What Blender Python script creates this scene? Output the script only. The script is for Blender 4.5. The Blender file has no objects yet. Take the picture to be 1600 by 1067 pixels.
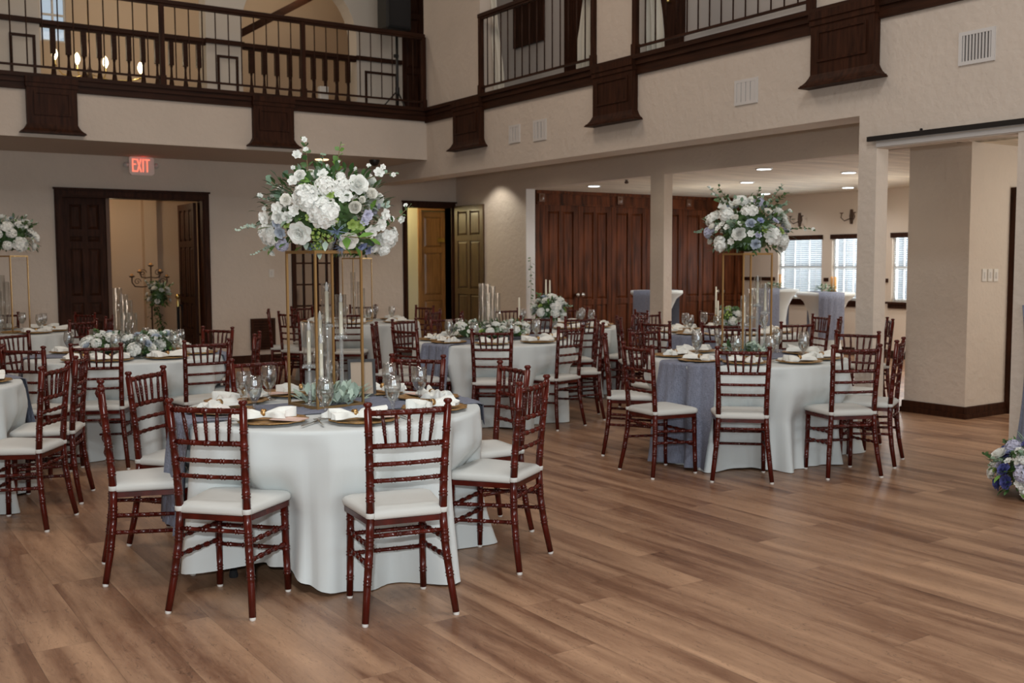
import bpy, math, random
from mathutils import Vector, Matrix
random.seed(7)
C = bpy.context.scene.collection
PI = math.pi
# ------------------------------------------------------------------ camera
YAW, PITCH, ROLL, FPX, HC = .5913910, .0757120, .0040994, 1632.8, 1.5
fw = Vector((math.sin(YAW)*math.cos(PITCH), math.cos(YAW)*math.cos(PITCH), -math.sin(PITCH)))
r0 = Vector((math.cos(YAW), -math.sin(YAW), 0)); d0 = fw.cross(r0)
rt = math.cos(ROLL)*r0 + math.sin(ROLL)*d0
dn = -math.sin(ROLL)*r0 + math.cos(ROLL)*d0
EYE = Vector((0, 0, HC))
def ray(px, py): return rt*((px-800)/FPX) + dn*((py-533.5)/FPX) + fw
def PX(px, py, x): v = ray(px, py); return EYE + v*(x/v.x)
def PY(px, py, y): v = ray(px, py); return EYE + v*(y/v.y)
def PZ(px, py, z): v = ray(px, py); return EYE + v*((z-HC)/v.z)
cam = bpy.data.cameras.new('camera'); co = bpy.data.objects.new('camera', cam); C.objects.link(co)
co.matrix_world = Matrix(((rt.x, -dn.x, -fw.x, 0), (rt.y, -dn.y, -fw.y, 0), (rt.z, -dn.z, -fw.z, HC), (0, 0, 0, 1)))
cam.sensor_width = 36; cam.lens = FPX/1600*36
cam.dof.use_dof = True; cam.dof.focus_distance = 5.0; cam.dof.aperture_fstop = 4.5
bpy.context.scene.camera = co
# ------------------------------------------------------------------ materials
MATS = {}
def newmat(name):
    m = bpy.data.materials.new(name); m.use_nodes = True
    nt = m.node_tree; b = nt.nodes['Principled BSDF']; MATS[name] = m
    return m, nt, b
def N(nt, t, **kw):
    n = nt.nodes.new(t)
    for k, v in kw.items():
        if k in n.inputs.keys(): n.inputs[k].default_value = v
        else: setattr(n, k, v)
    return n
def mat(name, col, rough=.5, metal=0, noise=0, nscale=8, stretch=(1, 1, 1), bump=0, bscale=60, trans=0, coat=0, spec=.5, sss=0, sheen=0):
    m, nt, b = newmat(name)
    b.inputs['Base Color'].default_value = (*col, 1); b.inputs['Roughness'].default_value = rough
    b.inputs['Metallic'].default_value = metal; b.inputs['Specular IOR Level'].default_value = spec
    b.inputs['Coat Weight'].default_value = coat; b.inputs['Coat Roughness'].default_value = .15
    if sheen: b.inputs['Sheen Weight'].default_value = sheen
    if trans: b.inputs['Transmission Weight'].default_value = trans
    tc = N(nt, 'ShaderNodeTexCoord')
    if noise:
        mp = N(nt, 'ShaderNodeMapping'); mp.inputs['Scale'].default_value = stretch
        nt.links.new(tc.outputs['Object'], mp.inputs[0])
        nz = N(nt, 'ShaderNodeTexNoise'); nz.inputs['Scale'].default_value = nscale; nz.inputs['Detail'].default_value = 5
        nt.links.new(mp.outputs[0], nz.inputs[0])
        cr = N(nt, 'ShaderNodeMapRange'); cr.inputs[1].default_value = .3; cr.inputs[2].default_value = .7
        cr.inputs[3].default_value = 1-noise; cr.inputs[4].default_value = 1+noise
        nt.links.new(nz.outputs[0], cr.inputs[0])
        mx = N(nt, 'ShaderNodeVectorMath', operation='SCALE'); mx.inputs[0].default_value = col
        nt.links.new(cr.outputs[0], mx.inputs['Scale']); nt.links.new(mx.outputs[0], b.inputs['Base Color'])
    if bump:
        nb = N(nt, 'ShaderNodeTexNoise'); nb.inputs['Scale'].default_value = bscale; nb.inputs['Detail'].default_value = 3
        nt.links.new(tc.outputs['Object'], nb.inputs[0])
        bp = N(nt, 'ShaderNodeBump'); bp.inputs['Strength'].default_value = bump; bp.inputs['Distance'].default_value = .01
        nt.links.new(nb.outputs[0], bp.inputs['Height']); nt.links.new(bp.outputs[0], b.inputs['Normal'])
    return m
def emis(name, col, s):
    m, nt, b = newmat(name); b.inputs['Base Color'].default_value = (0, 0, 0, 1)
    b.inputs['Emission Color'].default_value = (*col, 1); b.inputs['Emission Strength'].default_value = s; return m
def real_glass(name, tint, rough=0.0, ior=1.45):
    m, nt, b = newmat(name); b.inputs['Base Color'].default_value = (*tint, 1); b.inputs['Transmission Weight'].default_value = 1
    b.inputs['Roughness'].default_value = rough; b.inputs['IOR'].default_value = ior; return m
def thin_glass(name, tint, base=.06, rough=.02, milk=0, pw_=1.5):
    m, nt, b = newmat(name); nt.nodes.remove(b)
    out = [n for n in nt.nodes if n.type == 'OUTPUT_MATERIAL'][0]
    tr = N(nt, 'ShaderNodeBsdfTransparent'); tr.inputs[0].default_value = (*tint, 1)
    gl = N(nt, 'ShaderNodeBsdfGlossy'); gl.inputs['Roughness'].default_value = rough
    lw = N(nt, 'ShaderNodeLayerWeight'); lw.inputs['Blend'].default_value = .35
    mr = N(nt, 'ShaderNodeMapRange'); mr.inputs[3].default_value = base; mr.inputs[4].default_value = .75
    nt.links.new(lw.outputs['Facing'], mr.inputs[0])
    pw = N(nt, 'ShaderNodeMath', operation='POWER'); pw.inputs[1].default_value = pw_
    nt.links.new(mr.outputs[0], pw.inputs[0])
    mx = N(nt, 'ShaderNodeMixShader'); nt.links.new(pw.outputs[0], mx.inputs[0])
    nt.links.new(tr.outputs[0], mx.inputs[1]); nt.links.new(gl.outputs[0], mx.inputs[2]); nt.links.new(mx.outputs[0], out.inputs[0])
    if milk:
        df = N(nt, 'ShaderNodeBsdfDiffuse'); df.inputs[0].default_value = (.9, .92, .92, 1); m2 = N(nt, 'ShaderNodeMixShader'); m2.inputs[0].default_value = milk
        nt.links.new(mx.outputs[0], m2.inputs[1]); nt.links.new(df.outputs[0], m2.inputs[2]); nt.links.new(m2.outputs[0], out.inputs[0])
    return m
def petalmat(name, col):
    m, nt, b = newmat(name); nt.nodes.remove(b); out = [n for n in nt.nodes if n.type == 'OUTPUT_MATERIAL'][0]
    d = N(nt, 'ShaderNodeBsdfDiffuse'); d.inputs[0].default_value = (*col, 1); t = N(nt, 'ShaderNodeBsdfTranslucent'); t.inputs[0].default_value = (*col, 1)
    mx = N(nt, 'ShaderNodeMixShader'); mx.inputs[0].default_value = .22; nt.links.new(d.outputs[0], mx.inputs[1]); nt.links.new(t.outputs[0], mx.inputs[2]); nt.links.new(mx.outputs[0], out.inputs[0]); return m
WALL = mat('wall_paint', (.605, .53, .455), .85, bump=.9, bscale=15, noise=.03, nscale=2)
CEIL = mat('soffit_paint', (.50, .44, .38), .9, bump=.2, bscale=25)
TILE = mat('ceiling_tile', (.66, .59, .48), .8, noise=.22, nscale=1.1, stretch=(1, 9, 1), bump=.3, bscale=9)
DARK = mat('dark_stained_wood', (.036, .0125, .006), .55, noise=.45, nscale=5, stretch=(6, 6, .7), bump=.1, bscale=40, spec=.14)
DARKX = mat('dark_wood_cornice', (.032, .0115, .0055), .5, noise=.4, nscale=5, stretch=(.6, .6, 6), spec=.16)
PANELW = mat('panelled_wall_wood', (.098, .028, .0095), .45, noise=.75, nscale=3.2, stretch=(5, 5, .45), bump=.08, bscale=30, spec=.12)
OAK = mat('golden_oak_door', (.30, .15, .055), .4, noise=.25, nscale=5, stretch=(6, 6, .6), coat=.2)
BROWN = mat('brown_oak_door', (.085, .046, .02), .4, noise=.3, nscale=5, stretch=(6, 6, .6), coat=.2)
CHERRY = mat('cherry_lacquer', (.066, .0058, .0028), .19, noise=.4, nscale=14, stretch=(1, 1, .4), spec=.40)
CUSH = mat('cream_cushion', (.57, .575, .545), .8, bump=.15, bscale=300, sheen=.2)
CLOTH = mat('white_linen', (.62, .66, .655), .85, bump=.1, bscale=500, sheen=.2)
NAPK = mat('cream_napkin', (.84, .85, .80), .85, bump=.15, bscale=200, sheen=.2)
RUN = mat('dusty_blue_gauze', (.205, .225, .295), .9, noise=.25, nscale=30, stretch=(1, 12, 1), bump=.6, bscale=90)
GOLD = mat('brushed_gold', (.50, .31, .13), .35, metal=.85)
CHARG = mat('antique_gold_charger', (.40, .23, .085), .42, metal=.6, noise=.35, nscale=40, bump=.5, bscale=70)
PINK = mat('blush_menu_paper', (.72, .52, .45), .7)
GLASS = thin_glass('clear_glass', (.97, .97, .965), base=.10)
CRYST = thin_glass('crystal', (.92, .95, .95), base=.26, rough=.04, milk=.16, pw_=1.2)
GOBG = thin_glass('goblet_glass', (.97, .975, .975), base=.17, pw_=1.2)
WATER = thin_glass('water', (.90, .93, .93), base=.16)
PANE = thin_glass('window_pane', (.95, .97, .98), base=.03)
WAX = mat('ivory_wax', (.86, .81, .66), .45, spec=.4)
BULB = mat('frosted_led_tip', (.85, .86, .86), .3)
WHITEP = petalmat('white_petal', (.93, .94, .90))
CREAMP = petalmat('cream_petal', (.93, .92, .86))
BLUEP = mat('blue_petal', (.26, .30, .48), .65)
DBLUE = mat('deep_blue_petal', (.10, .11, .33), .6)
LILP = mat('lilac_petal', (.50, .50, .62), .65)
PALEB = mat('pale_blue_petal', (.52, .58, .66), .65)
GREENF = mat('lime_bloom', (.30, .42, .10), .6)
LEAF = mat('green_leaf', (.055, .12, .035), .5, noise=.4, nscale=9)
BLEAF = mat('bright_leaf', (.12, .25, .04), .5, noise=.3, nscale=9)
EUC = mat('eucalyptus_leaf', (.20, .30, .21), .6, noise=.25, nscale=9)
SAGE = mat('sage_leaf', (.42, .52, .43), .7, noise=.15, nscale=9)
STEM = mat('brown_stem', (.20, .16, .07), .6)
BLACK = mat('black_metal', (.012, .011, .011), .4)
IRON = mat('rusty_iron', (.075, .042, .026), .65)
WHITEM = mat('white_painted_metal', (.62, .60, .58), .5)
VENTD = mat('vent_shadow_box', (.10, .09, .085), .8)
PLAST = mat('white_plastic', (.70, .68, .64), .4)
SILVER = mat('silver', (.55, .52, .48), .22, metal=1)
BRASS = mat('brass', (.75, .58, .22), .3, metal=1)
DRAPE = mat('ivory_drape', (.66, .64, .56), .85, bump=.1, bscale=200)
SPEAK = mat('speaker_black', (.01, .01, .01), .6)
TRACK = mat('black_track', (.008, .006, .006), .5)
BLIND = mat('white_blind_slat', (.72, .74, .74), .5)
WARMW = mat('warm_wall', (.56, .45, .34), .85)
CREAMW = mat('cream_yellow_wall', (.70, .66, .46), .85)
MIRR = mat('dark_mirror', (.33, .29, .26), .06, metal=1)
CARD = mat('kraft_card', (.42, .33, .25), .8)
ROPE = mat('black_velvet', (.006, .006, .007), .9)
EXITW = mat('exit_housing', (.85, .78, .72), .5)
REDL = emis('exit_red_letters', (1, .17, .10), 1.7)
LAMP = emis('downlight_lens', (.80, .93, 1), 9)
WLAMP = emis('warm_downlight_lens', (1, .72, .42), 2.2)
FLAME = emis('warm_bulb', (1, .80, .48), 9)

def floor_mat():
    m, nt, b = newmat('oak_plank_floor')
    L = nt.links.new
    tc = N(nt, 'ShaderNodeTexCoord'); sp = N(nt, 'ShaderNodeSeparateXYZ'); L(tc.outputs['Object'], sp.inputs[0])
    def M_(op, a, b_=None, c=None):
        n = N(nt, 'ShaderNodeMath', operation=op)
        for i, v in enumerate((a, b_, c)):
            if v is None: continue
            if isinstance(v, (int, float)): n.inputs[i].default_value = v
            else: L(v, n.inputs[i])
        return n.outputs[0]
    W, LN = .2325, 1.52
    u = M_('DIVIDE', M_('SUBTRACT', sp.outputs[0], .885), W)
    i = M_('FLOOR', u); fu = M_('SUBTRACT', u, i)
    w1 = N(nt, 'ShaderNodeTexWhiteNoise', noise_dimensions='1D'); L(i, w1.inputs['W'])
    v = M_('ADD', M_('DIVIDE', sp.outputs[1], LN), w1.outputs[0])
    j = M_('FLOOR', v); fv = M_('SUBTRACT', v, j)
    w2 = N(nt, 'ShaderNodeTexWhiteNoise', noise_dimensions='2D')
    cb = N(nt, 'ShaderNodeCombineXYZ'); L(i, cb.inputs[0]); L(j, cb.inputs[1]); L(cb.outputs[0], w2.inputs['Vector'])
    # grain coordinates, shifted for each board
    g = N(nt, 'ShaderNodeCombineXYZ')
    L(M_('ADD', sp.outputs[0], M_('MULTIPLY', w2.outputs[0], 37)), g.inputs[0])
    L(M_('ADD', M_('MULTIPLY', sp.outputs[1], .09), M_('MULTIPLY', w2.outputs[0], 91)), g.inputs[1])
    n1 = N(nt, 'ShaderNodeTexNoise'); n1.inputs['Scale'].default_value = 7; n1.inputs['Detail'].default_value = 6; n1.inputs['Distortion'].default_value = .6
    L(g.outputs[0], n1.inputs[0])
    g2 = N(nt, 'ShaderNodeCombineXYZ')
    L(M_('ADD', sp.outputs[0], M_('MULTIPLY', w2.outputs[0], 13)), g2.inputs[0])
    L(M_('ADD', M_('MULTIPLY', sp.outputs[1], .22), M_('MULTIPLY', w2.outputs[0], 7)), g2.inputs[1])
    n2 = N(nt, 'ShaderNodeTexNoise'); n2.inputs['Scale'].default_value = 26; n2.inputs['Detail'].default_value = 8; n2.inputs['Distortion'].default_value = 1.6; n2.inputs['Roughness'].default_value = .65
    L(g2.outputs[0], n2.inputs[0])
    g3 = N(nt, 'ShaderNodeCombineXYZ')
    L(M_('ADD', sp.outputs[0], M_('MULTIPLY', w2.outputs[0], 5)), g3.inputs[0]); L(M_('MULTIPLY', sp.outputs[1], .03), g3.inputs[1])
    n3 = N(nt, 'ShaderNodeTexNoise'); n3.inputs['Scale'].default_value = 150; n3.inputs['Detail'].default_value = 3; L(g3.outputs[0], n3.inputs[0])
    s = M_('ADD', M_('MULTIPLY', n1.outputs[0], 1.18), M_('ADD', M_('MULTIPLY', n2.outputs[0], .35), M_('ADD', M_('MULTIPLY', n3.outputs[0], .10), M_('MULTIPLY', w2.outputs[0], .13))))
    cr = N(nt, 'ShaderNodeValToRGB'); L(M_('SUBTRACT', s, .36), cr.inputs[0])
    e = cr.color_ramp.elements
    e[0].position = .18; e[0].color = (.092, .037, .018, 1)
    e[1].position = .85; e[1].color = (.485, .295, .180, 1)
    x = e.new(.38); x.color = (.195, .097, .054, 1)
    x = e.new(.58); x.color = (.330, .192, .115, 1)
    # knots: dark fine cracks
    n4 = N(nt, 'ShaderNodeTexNoise'); n4.inputs['Scale'].default_value = 17; n4.inputs['Detail'].default_value = 4; n4.inputs['Distortion'].default_value = 2.5; L(g2.outputs[0], n4.inputs[0])
    kn = M_('SUBTRACT', 1.0, M_('MULTIPLY', M_('MAXIMUM', M_('COMPARE', n4.outputs[0], .64, .010), M_('COMPARE', n4.outputs[0], .40, .0045)), .40))
    # seams
    es = M_('MINIMUM', M_('MULTIPLY', M_('MINIMUM', fu, M_('SUBTRACT', 1.0, fu)), W), M_('MULTIPLY', M_('MINIMUM', fv, M_('SUBTRACT', 1.0, fv)), LN))
    se = N(nt, 'ShaderNodeMapRange'); L(es, se.inputs[0]); se.inputs[1].default_value = 0; se.inputs[2].default_value = .0022; se.inputs[3].default_value = .62; se.inputs[4].default_value = 1
    vm = N(nt, 'ShaderNodeVectorMath', operation='SCALE'); L(cr.outputs[0], vm.inputs[0]); L(M_('MULTIPLY', se.outputs[0], kn), vm.inputs['Scale'])
    L(vm.outputs[0], b.inputs['Base Color'])
    ro = N(nt, 'ShaderNodeMapRange'); L(n2.outputs[0], ro.inputs[0]); ro.inputs[3].default_value = .30; ro.inputs[4].default_value = .46; L(ro.outputs[0], b.inputs['Roughness'])
    bp = N(nt, 'ShaderNodeBump'); bp.inputs['Strength'].default_value = .12; bp.inputs['Distance'].default_value = .004
    L(M_('ADD', M_('MULTIPLY', n3.outputs[0], .4), se.outputs[0]), bp.inputs['Height']); L(bp.outputs[0], b.inputs['Normal'])
    b.inputs['Specular IOR Level'].default_value = .5
    return m
FLOOR = floor_mat()

# ------------------------------------------------------------------ mesh builder
class MB:
    def __init__(s): s.v = []; s.f = []; s.sm = []; s.nb = 0
    def add(s, vs, fs, smooth=False):
        o = len(s.v); s.v += [tuple(v) for v in vs]; s.f += [tuple(i+o for i in f) for f in fs]; s.sm += [smooth]*len(fs); return s
    def box(s, x0, x1, y0, y1, z0, z1, M=None):
        e = .00015*(s.nb % 6); s.nb += 1
        if x0 > x1: x0, x1 = x1, x0
        if y0 > y1: y0, y1 = y1, y0
        if z0 > z1: z0, z1 = z1, z0
        x0 -= e; y0 -= e; z0 -= e; x1 += e; y1 += e; z1 += e
        vs = [Vector((x, y, z)) for x in (x0, x1) for y in (y0, y1) for z in (z0, z1)]
        if M: vs = [M @ v for v in vs]
        return s.add(vs, [(0, 1, 3, 2), (4, 6, 7, 5), (0, 4, 5, 1), (2, 3, 7, 6), (0, 2, 6, 4), (1, 5, 7, 3)])
    def bev(s, x0, x1, y0, y1, z0, z1, b, M=None):
        # box with chamfered vertical and top edges
        def ring(i, z): return [(x0+i, y0+b, z), (x0+b, y0+i, z), (x1-b, y0+i, z), (x1-i, y0+b, z), (x1-i, y1-b, z), (x1-b, y1-i, z), (x0+b, y1-i, z), (x0+i, y1-b, z)]
        R = [ring(b*.6, z0), ring(0, z0+b*.7), ring(0, z1-b*.7), ring(b*.6, z1)]
        vs = [Vector(p) for r in R for p in r]
        if M: vs = [M @ v for v in vs]
        fs = [tuple(range(7, -1, -1)), tuple(range(24, 32))]
        for k in range(3):
            for i in range(8): fs.append((k*8+i, k*8+(i+1) % 8, (k+1)*8+(i+1) % 8, (k+1)*8+i))
        return s.add(vs, fs)
    def tube(s, pts, rad, n=8, cap=True, smooth=True):
        pts = [Vector(p) for p in pts]; m = len(pts)
        if isinstance(rad, (int, float)): rad = [rad]*m
        up = None; vs = []
        for i in range(m):
            t = (pts[min(i+1, m-1)] - pts[max(i-1, 0)])
            if t.length < 1e-9: t = Vector((0, 0, 1))
            t.normalize()
            if up is None: up = Vector((1, 0, 0)) if abs(t.x) < .9 else Vector((0, 1, 0))
            a = (up - t*up.dot(t)).normalized(); up = a; b = t.cross(a)
            for k in range(n):
                q = 2*PI*k/n; vs.append(pts[i] + (a*math.cos(q) + b*math.sin(q))*rad[i])
        fs = [(i*n+k, i*n+(k+1) % n, (i+1)*n+(k+1) % n, (i+1)*n+k) for i in range(m-1) for k in range(n)]
        s.add(vs, fs, smooth)
        if cap:
            o = len(s.v) - len(vs)
            s.f += [tuple(o+k for k in range(n-1, -1, -1)), tuple(o+(m-1)*n+k for k in range(n))]; s.sm += [False, False]
        return s
    def lathe(s, prof, n=16, M=None, smooth=True, ox=0, oy=0):
        vs = []; m = len(prof)
        for r, z in prof:
            for k in range(n): vs.append(Vector((ox+r*math.cos(2*PI*k/n), oy+r*math.sin(2*PI*k/n), z)))
        if M: vs = [M @ v for v in vs]
        return s.add(vs, [(i*n+k, i*n+(k+1) % n, (i+1)*n+(k+1) % n, (i+1)*n+k) for i in range(m-1) for k in range(n)], smooth)
    def grid(s, P, smooth=True, closed=False):
        a = len(P); b = len(P[0]); vs = [v for r in P for v in r]
        fs = [(i*b+j, i*b+(j+1) % b, (i+1)*b+(j+1) % b, (i+1)*b+j) for i in range(a-1) for j in range(b if closed else b-1)]
        return s.add(vs, fs, smooth)
    def prism(s, poly, z0, z1, M=None):
        n = len(poly); vs = [Vector((x, y, z0)) for x, y in poly] + [Vector((x, y, z1)) for x, y in poly]
        if M: vs = [M @ v for v in vs]
        return s.add(vs, [tuple(range(n-1, -1, -1)), tuple(range(n, 2*n))] + [(i, (i+1) % n, n+(i+1) % n, n+i) for i in range(n)])
    def leaf(s, o, d, up, L, W, bend=.15):
        d = d.normalized(); sd = d.cross(up)
        if sd.length < 1e-4: sd = d.cross(Vector((1, .3, 0)))
        sd.normalize(); u = sd.cross(d)
        a = o; b1 = o+d*L*.45+sd*W*.5+u*bend*L*.5; b2 = o+d*L*.45-sd*W*.5+u*bend*L*.5; m = o+d*L*.45+u*bend*L*.2
        c1 = o+d*L*.8+sd*W*.3+u*bend*L*.2; c2 = o+d*L*.8-sd*W*.3+u*bend*L*.2; mm = o+d*L*.8; e = o+d*L-u*bend*L*.4
        return s.add([a, b1, m, b2, c1, mm, c2, e], [(0, 1, 2), (0, 2, 3), (1, 4, 5, 2), (2, 5, 6, 3), (4, 7, 5), (5, 7, 6)], True)
    def mesh(s, name, m):
        me = bpy.data.meshes.new(name); me.from_pydata(s.v, [], s.f); me.materials.append(m)
        me.polygons.foreach_set('use_smooth', s.sm); me.update(); return me
    def build(s, name, m, parent=None, loc=None, rz=0):
        o = bpy.data.objects.new(name, s.mesh(name, m)); C.objects.link(o)
        if parent: o.parent = parent
        if loc is not None: o.location = loc
        if rz: o.rotation_euler = (0, 0, rz)
        return o
def mobj(name, me, parent=None, loc=(0, 0, 0)):
    o = bpy.data.objects.new(name, me); C.objects.link(o); o.parent = parent; o.location = loc; return o
def empty(name, loc=(0, 0, 0), rz=0):
    o = bpy.data.objects.new(name, None); o.empty_display_size = .05; C.objects.link(o); o.location = loc; o.rotation_euler = (0, 0, rz); return o
LABELS = {}
def tag(o, label, cat, group=None):
    o['label'] = label; o['category'] = cat
    if group: o['group'] = group
    if label in LABELS and not group: print('DUPLABEL', label)
    LABELS[label] = 1
    return o
def struct(o): o['kind'] = 'structure'; return o
def copy_tree(o, parent=None):
    c = o.copy(); C.objects.link(c); c.parent = parent
    for ch in o.children: copy_tree(ch, c)
    return c
def sbox(name, m, *b):
    return struct(MB().box(*b).build(name, m))

# ------------------------------------------------------------------ room shell
XB, XB2 = 7.49, 7.85        # hall side and back of the long right-hand wall
YF, YW = 13.34, 15.1        # balcony front and ground-floor back wall
XA, XA2 = 9.03, 9.17        # arcade wall behind the right aisle
ZS, ZB, ZC = 2.977, 2.73, 2.60
ZT = 7.2
yp0, yp1 = 5.65, 5.83       # pier between the two openings
yo = 4.41                   # near jamb of the second opening
sbox('floor', FLOOR, -6.2, 14.2, -6.2, 20, -.05, 0)
# hall walls out of the photo's view
sbox('wall_left', WALL, -6.2, -6, -6.2, 20, 0, ZT)
w = MB()
for a, b in ((-6.2, -4.6), (-1.6, -.2), (2.8, 4.2), (7.0, 14.2)): w.box(a, b, -6.2, -6, 0, ZT)
for a, b in ((-4.6, -1.6), (-.2, 2.8), (4.2, 7.0)): w.box(a, b, -6.2, -6, 0, .8); w.box(a, b, -6.2, -6, 3.4, ZT)
struct(w.build('wall_rear', WALL))
sbox('ceiling', CEIL, -6.2, 14.2, -6.2, 20.2, ZT, ZT+.1)
# long right-hand wall: upper wall, pier, lower wall
w = MB()
by = [PX(p, 60, XB).y for p in (750, 930, 990, 1270)]
ops = [(by[3], by[2]), (by[1], by[0])]
w.box(XB, XB2, yp1, YW, ZB, 3.70)
w.box(XB, XB+.155, -6, yp1, 2.44, 3.70)
w.box(XB+.155, XB2, -6, yp1, 2.9, 3.70)
ys = [-6, ops[0][0], ops[0][1], ops[1][0], ops[1][1], YF+.05]
for k in (0, 2, 4): w.box(XB, XB2-.1, ys[k], ys[k+1], 3.70, ZT)
for a, b in ops: w.box(XB, XB2-.1, a, b, 6.3, ZT)
w.box(XB, XB+.155, yp0, yp1, 0, 2.44)
w.box(XB, XB+.155, -6, yo, 0, 2.44)
w.box(XB+.16, XA-.002, yp1-.10, yp1, ZC-.003, ZS+.02)
struct(w.build('wall_right', WALL))
# white moulded lintel under the sliding door track
w = MB(); w.box(XB-.012, XB, -2, yp0-.0, 2.45, 2.485); w.box(XB-.02, XB, -2, yp0, 2.495, 2.53); struct(w.build('trim_1', WHITEM))
t = MB(); t.box(XB-.05, XB-.022, -2, PX(1360, 215, XB).y, PX(1360, 222, XB).z, PX(1360, 214.5, XB).z)
for k in range(6): t.lathe([(0, -.012), (.011, -.012), (.011, 0)], 8, Matrix.Translation((XB-.05, 5.2-k*.9, 2.545)) @ Matrix.Rotation(-PI/2, 4, 'Y'))
tag(t.build('sliding_door_track', TRACK), 'black metal sliding door track mounted above the right doorway', 'door track')
sbox('baseboard_right', DARK, XB-.018, XB+.17, -6, yo+.018, 0, .115)
# slabs between the floors
sbox('ceiling.001', CEIL, -6, XB, YF+.02, YW, ZS, 3.52)
sbox('ceiling.002', CEIL, XB+.155, XA, -6, yp1-.02, ZC, ZC+.08)
sbox('ceiling.003', CEIL, XB2, XA+.14, yp1, YW, ZS, 3.70)
sbox('ceiling.004', TILE, XA+.14, 14, -6, 20, ZC, ZC+.1)
sbox('ceiling.005', CEIL, XB2, 14, -6, 20, 3.62, 3.70)
sbox('wall_balcony_front', WALL, -6, XB, YF, YF+.03, ZS, 3.52)
sbox('ceiling.006', CEIL, -6, XB+.3, YF+.06, YW, 3.60, 3.70)
# ground-floor back wall with its two doorways
d1l, d1r = PY(100, 400, YW).x, PY(317, 400, YW).x
d2l, d2r = PY(636, 400, YW).x, PY(705, 400, YW).x
dh1 = 2.40
w = MB()
for a, b in ((-6, d1l), (d1r, d2l), (d2r, 14)): w.box(a, b, YW, YW+.2, 0, 3.7)
for a, b in ((d1l, d1r), (d2l, d2r)): w.box(a, b, YW, YW+.2, dh1, 3.7)
struct(w.build('wall_back', WALL))
w = MB()
for a, b in ((-6, d1l-.1), (d1r+.1, d2l-.1)): w.bev(a, b, YW-.02, YW, 0, .13, .006)
struct(w.build('baseboard_back', DARK))
def casing(name, xl, xr, y, h, wd=.10):
    m = MB()
    for a, b in ((xl-wd, xl), (xr, xr+wd)):
        m.box(a, b, y-.03, y+.2, 0, h+wd); m.box(a+.02, b-.02, y-.045, y-.03, 0, h+wd-.02)
    m.box(xl, xr, y-.03, y+.2, h, h+wd); m.box(xl-.02, xr+.02, y-.045, y-.03, h+.02, h+wd-.02)
    m.box(xl-wd-.015, xr+wd+.015, y-.055, y, h+wd, h+wd+.025)
    return struct(m.build(name, DARK))
casing('trim_2', d1l, d1r, YW, dh1); casing('trim_3', d2l, d2r, YW, dh1, .075)
# rooms behind the doorways
w = MB(); w.box(1.6, 6.0, 17.6, 17.7, 0, 2.9); w.box(1.5, 1.6, YW+.2, 17.7, 0, 2.9); w.box(5.7, 5.8, YW+.2, 17.7, 0, 2.9)
w.box(4.55, 4.75, 17.45, 17.6, 0, 2.9)
struct(w.build('wall_vestibule', WARMW))
sbox('ceiling.007', WARMW, 1.5, 6.0, YW+.2, 17.7, 2.75, 2.85)
w = MB(); w.box(7.0, 7.1, YW+.2, 17.2, 0, 2.9); w.box(7.0, 8.62, 16.5, 16.6, 0, 2.9); w.box(10.0, 10.1, YW+.2, 17.2, 0, 2.9); w.box(8.6, 10.1, 17.1, 17.2, 0, 2.9)
struct(w.build('wall_closet', CREAMW)); sbox('ceiling.008', CREAMW, 7, 10.1, YW+.2, 17.2, 2.75, 2.85)
# arcade wall of the right aisle
ya = [PX(p, 400, XA).y for p in (822, 1016, 1037, 1418, 1514)]
w = MB(); w.box(XA, XA2, ya[0], YW, 0, ZS); w.box(XA, XA2, ya[2], ya[1], 0, ZC); w.box(XA, XA2, ya[3]-.5, ya[0], ZC, ZS)
struct(w.build('wall_arcade', WALL))
sbox('trim_4', WHITEM, XA-.004, XA2+.02, ya[0]-.012, ya[0], 0, ZC)
w = MB(); w.box(XA, 13.8, ya[4], ya[3], 0, ZC); struct(w.build('wall_block', WALL))
w = MB(); w.bev(XA-.02, 13.8, ya[4]-.02, ya[3]+.02, 0, .115, .008); w.box(XA-.03, 13.8, ya[4]-.03, ya[3]+.03, 0, .05); struct(w.build('baseboard_block', DARK))
xd = PY(1576, 400, ya[4]).x
sbox('trim_5', DARK, xd, xd+.12, ya[4]-.06, ya[4], 0, 2.2)
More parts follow.
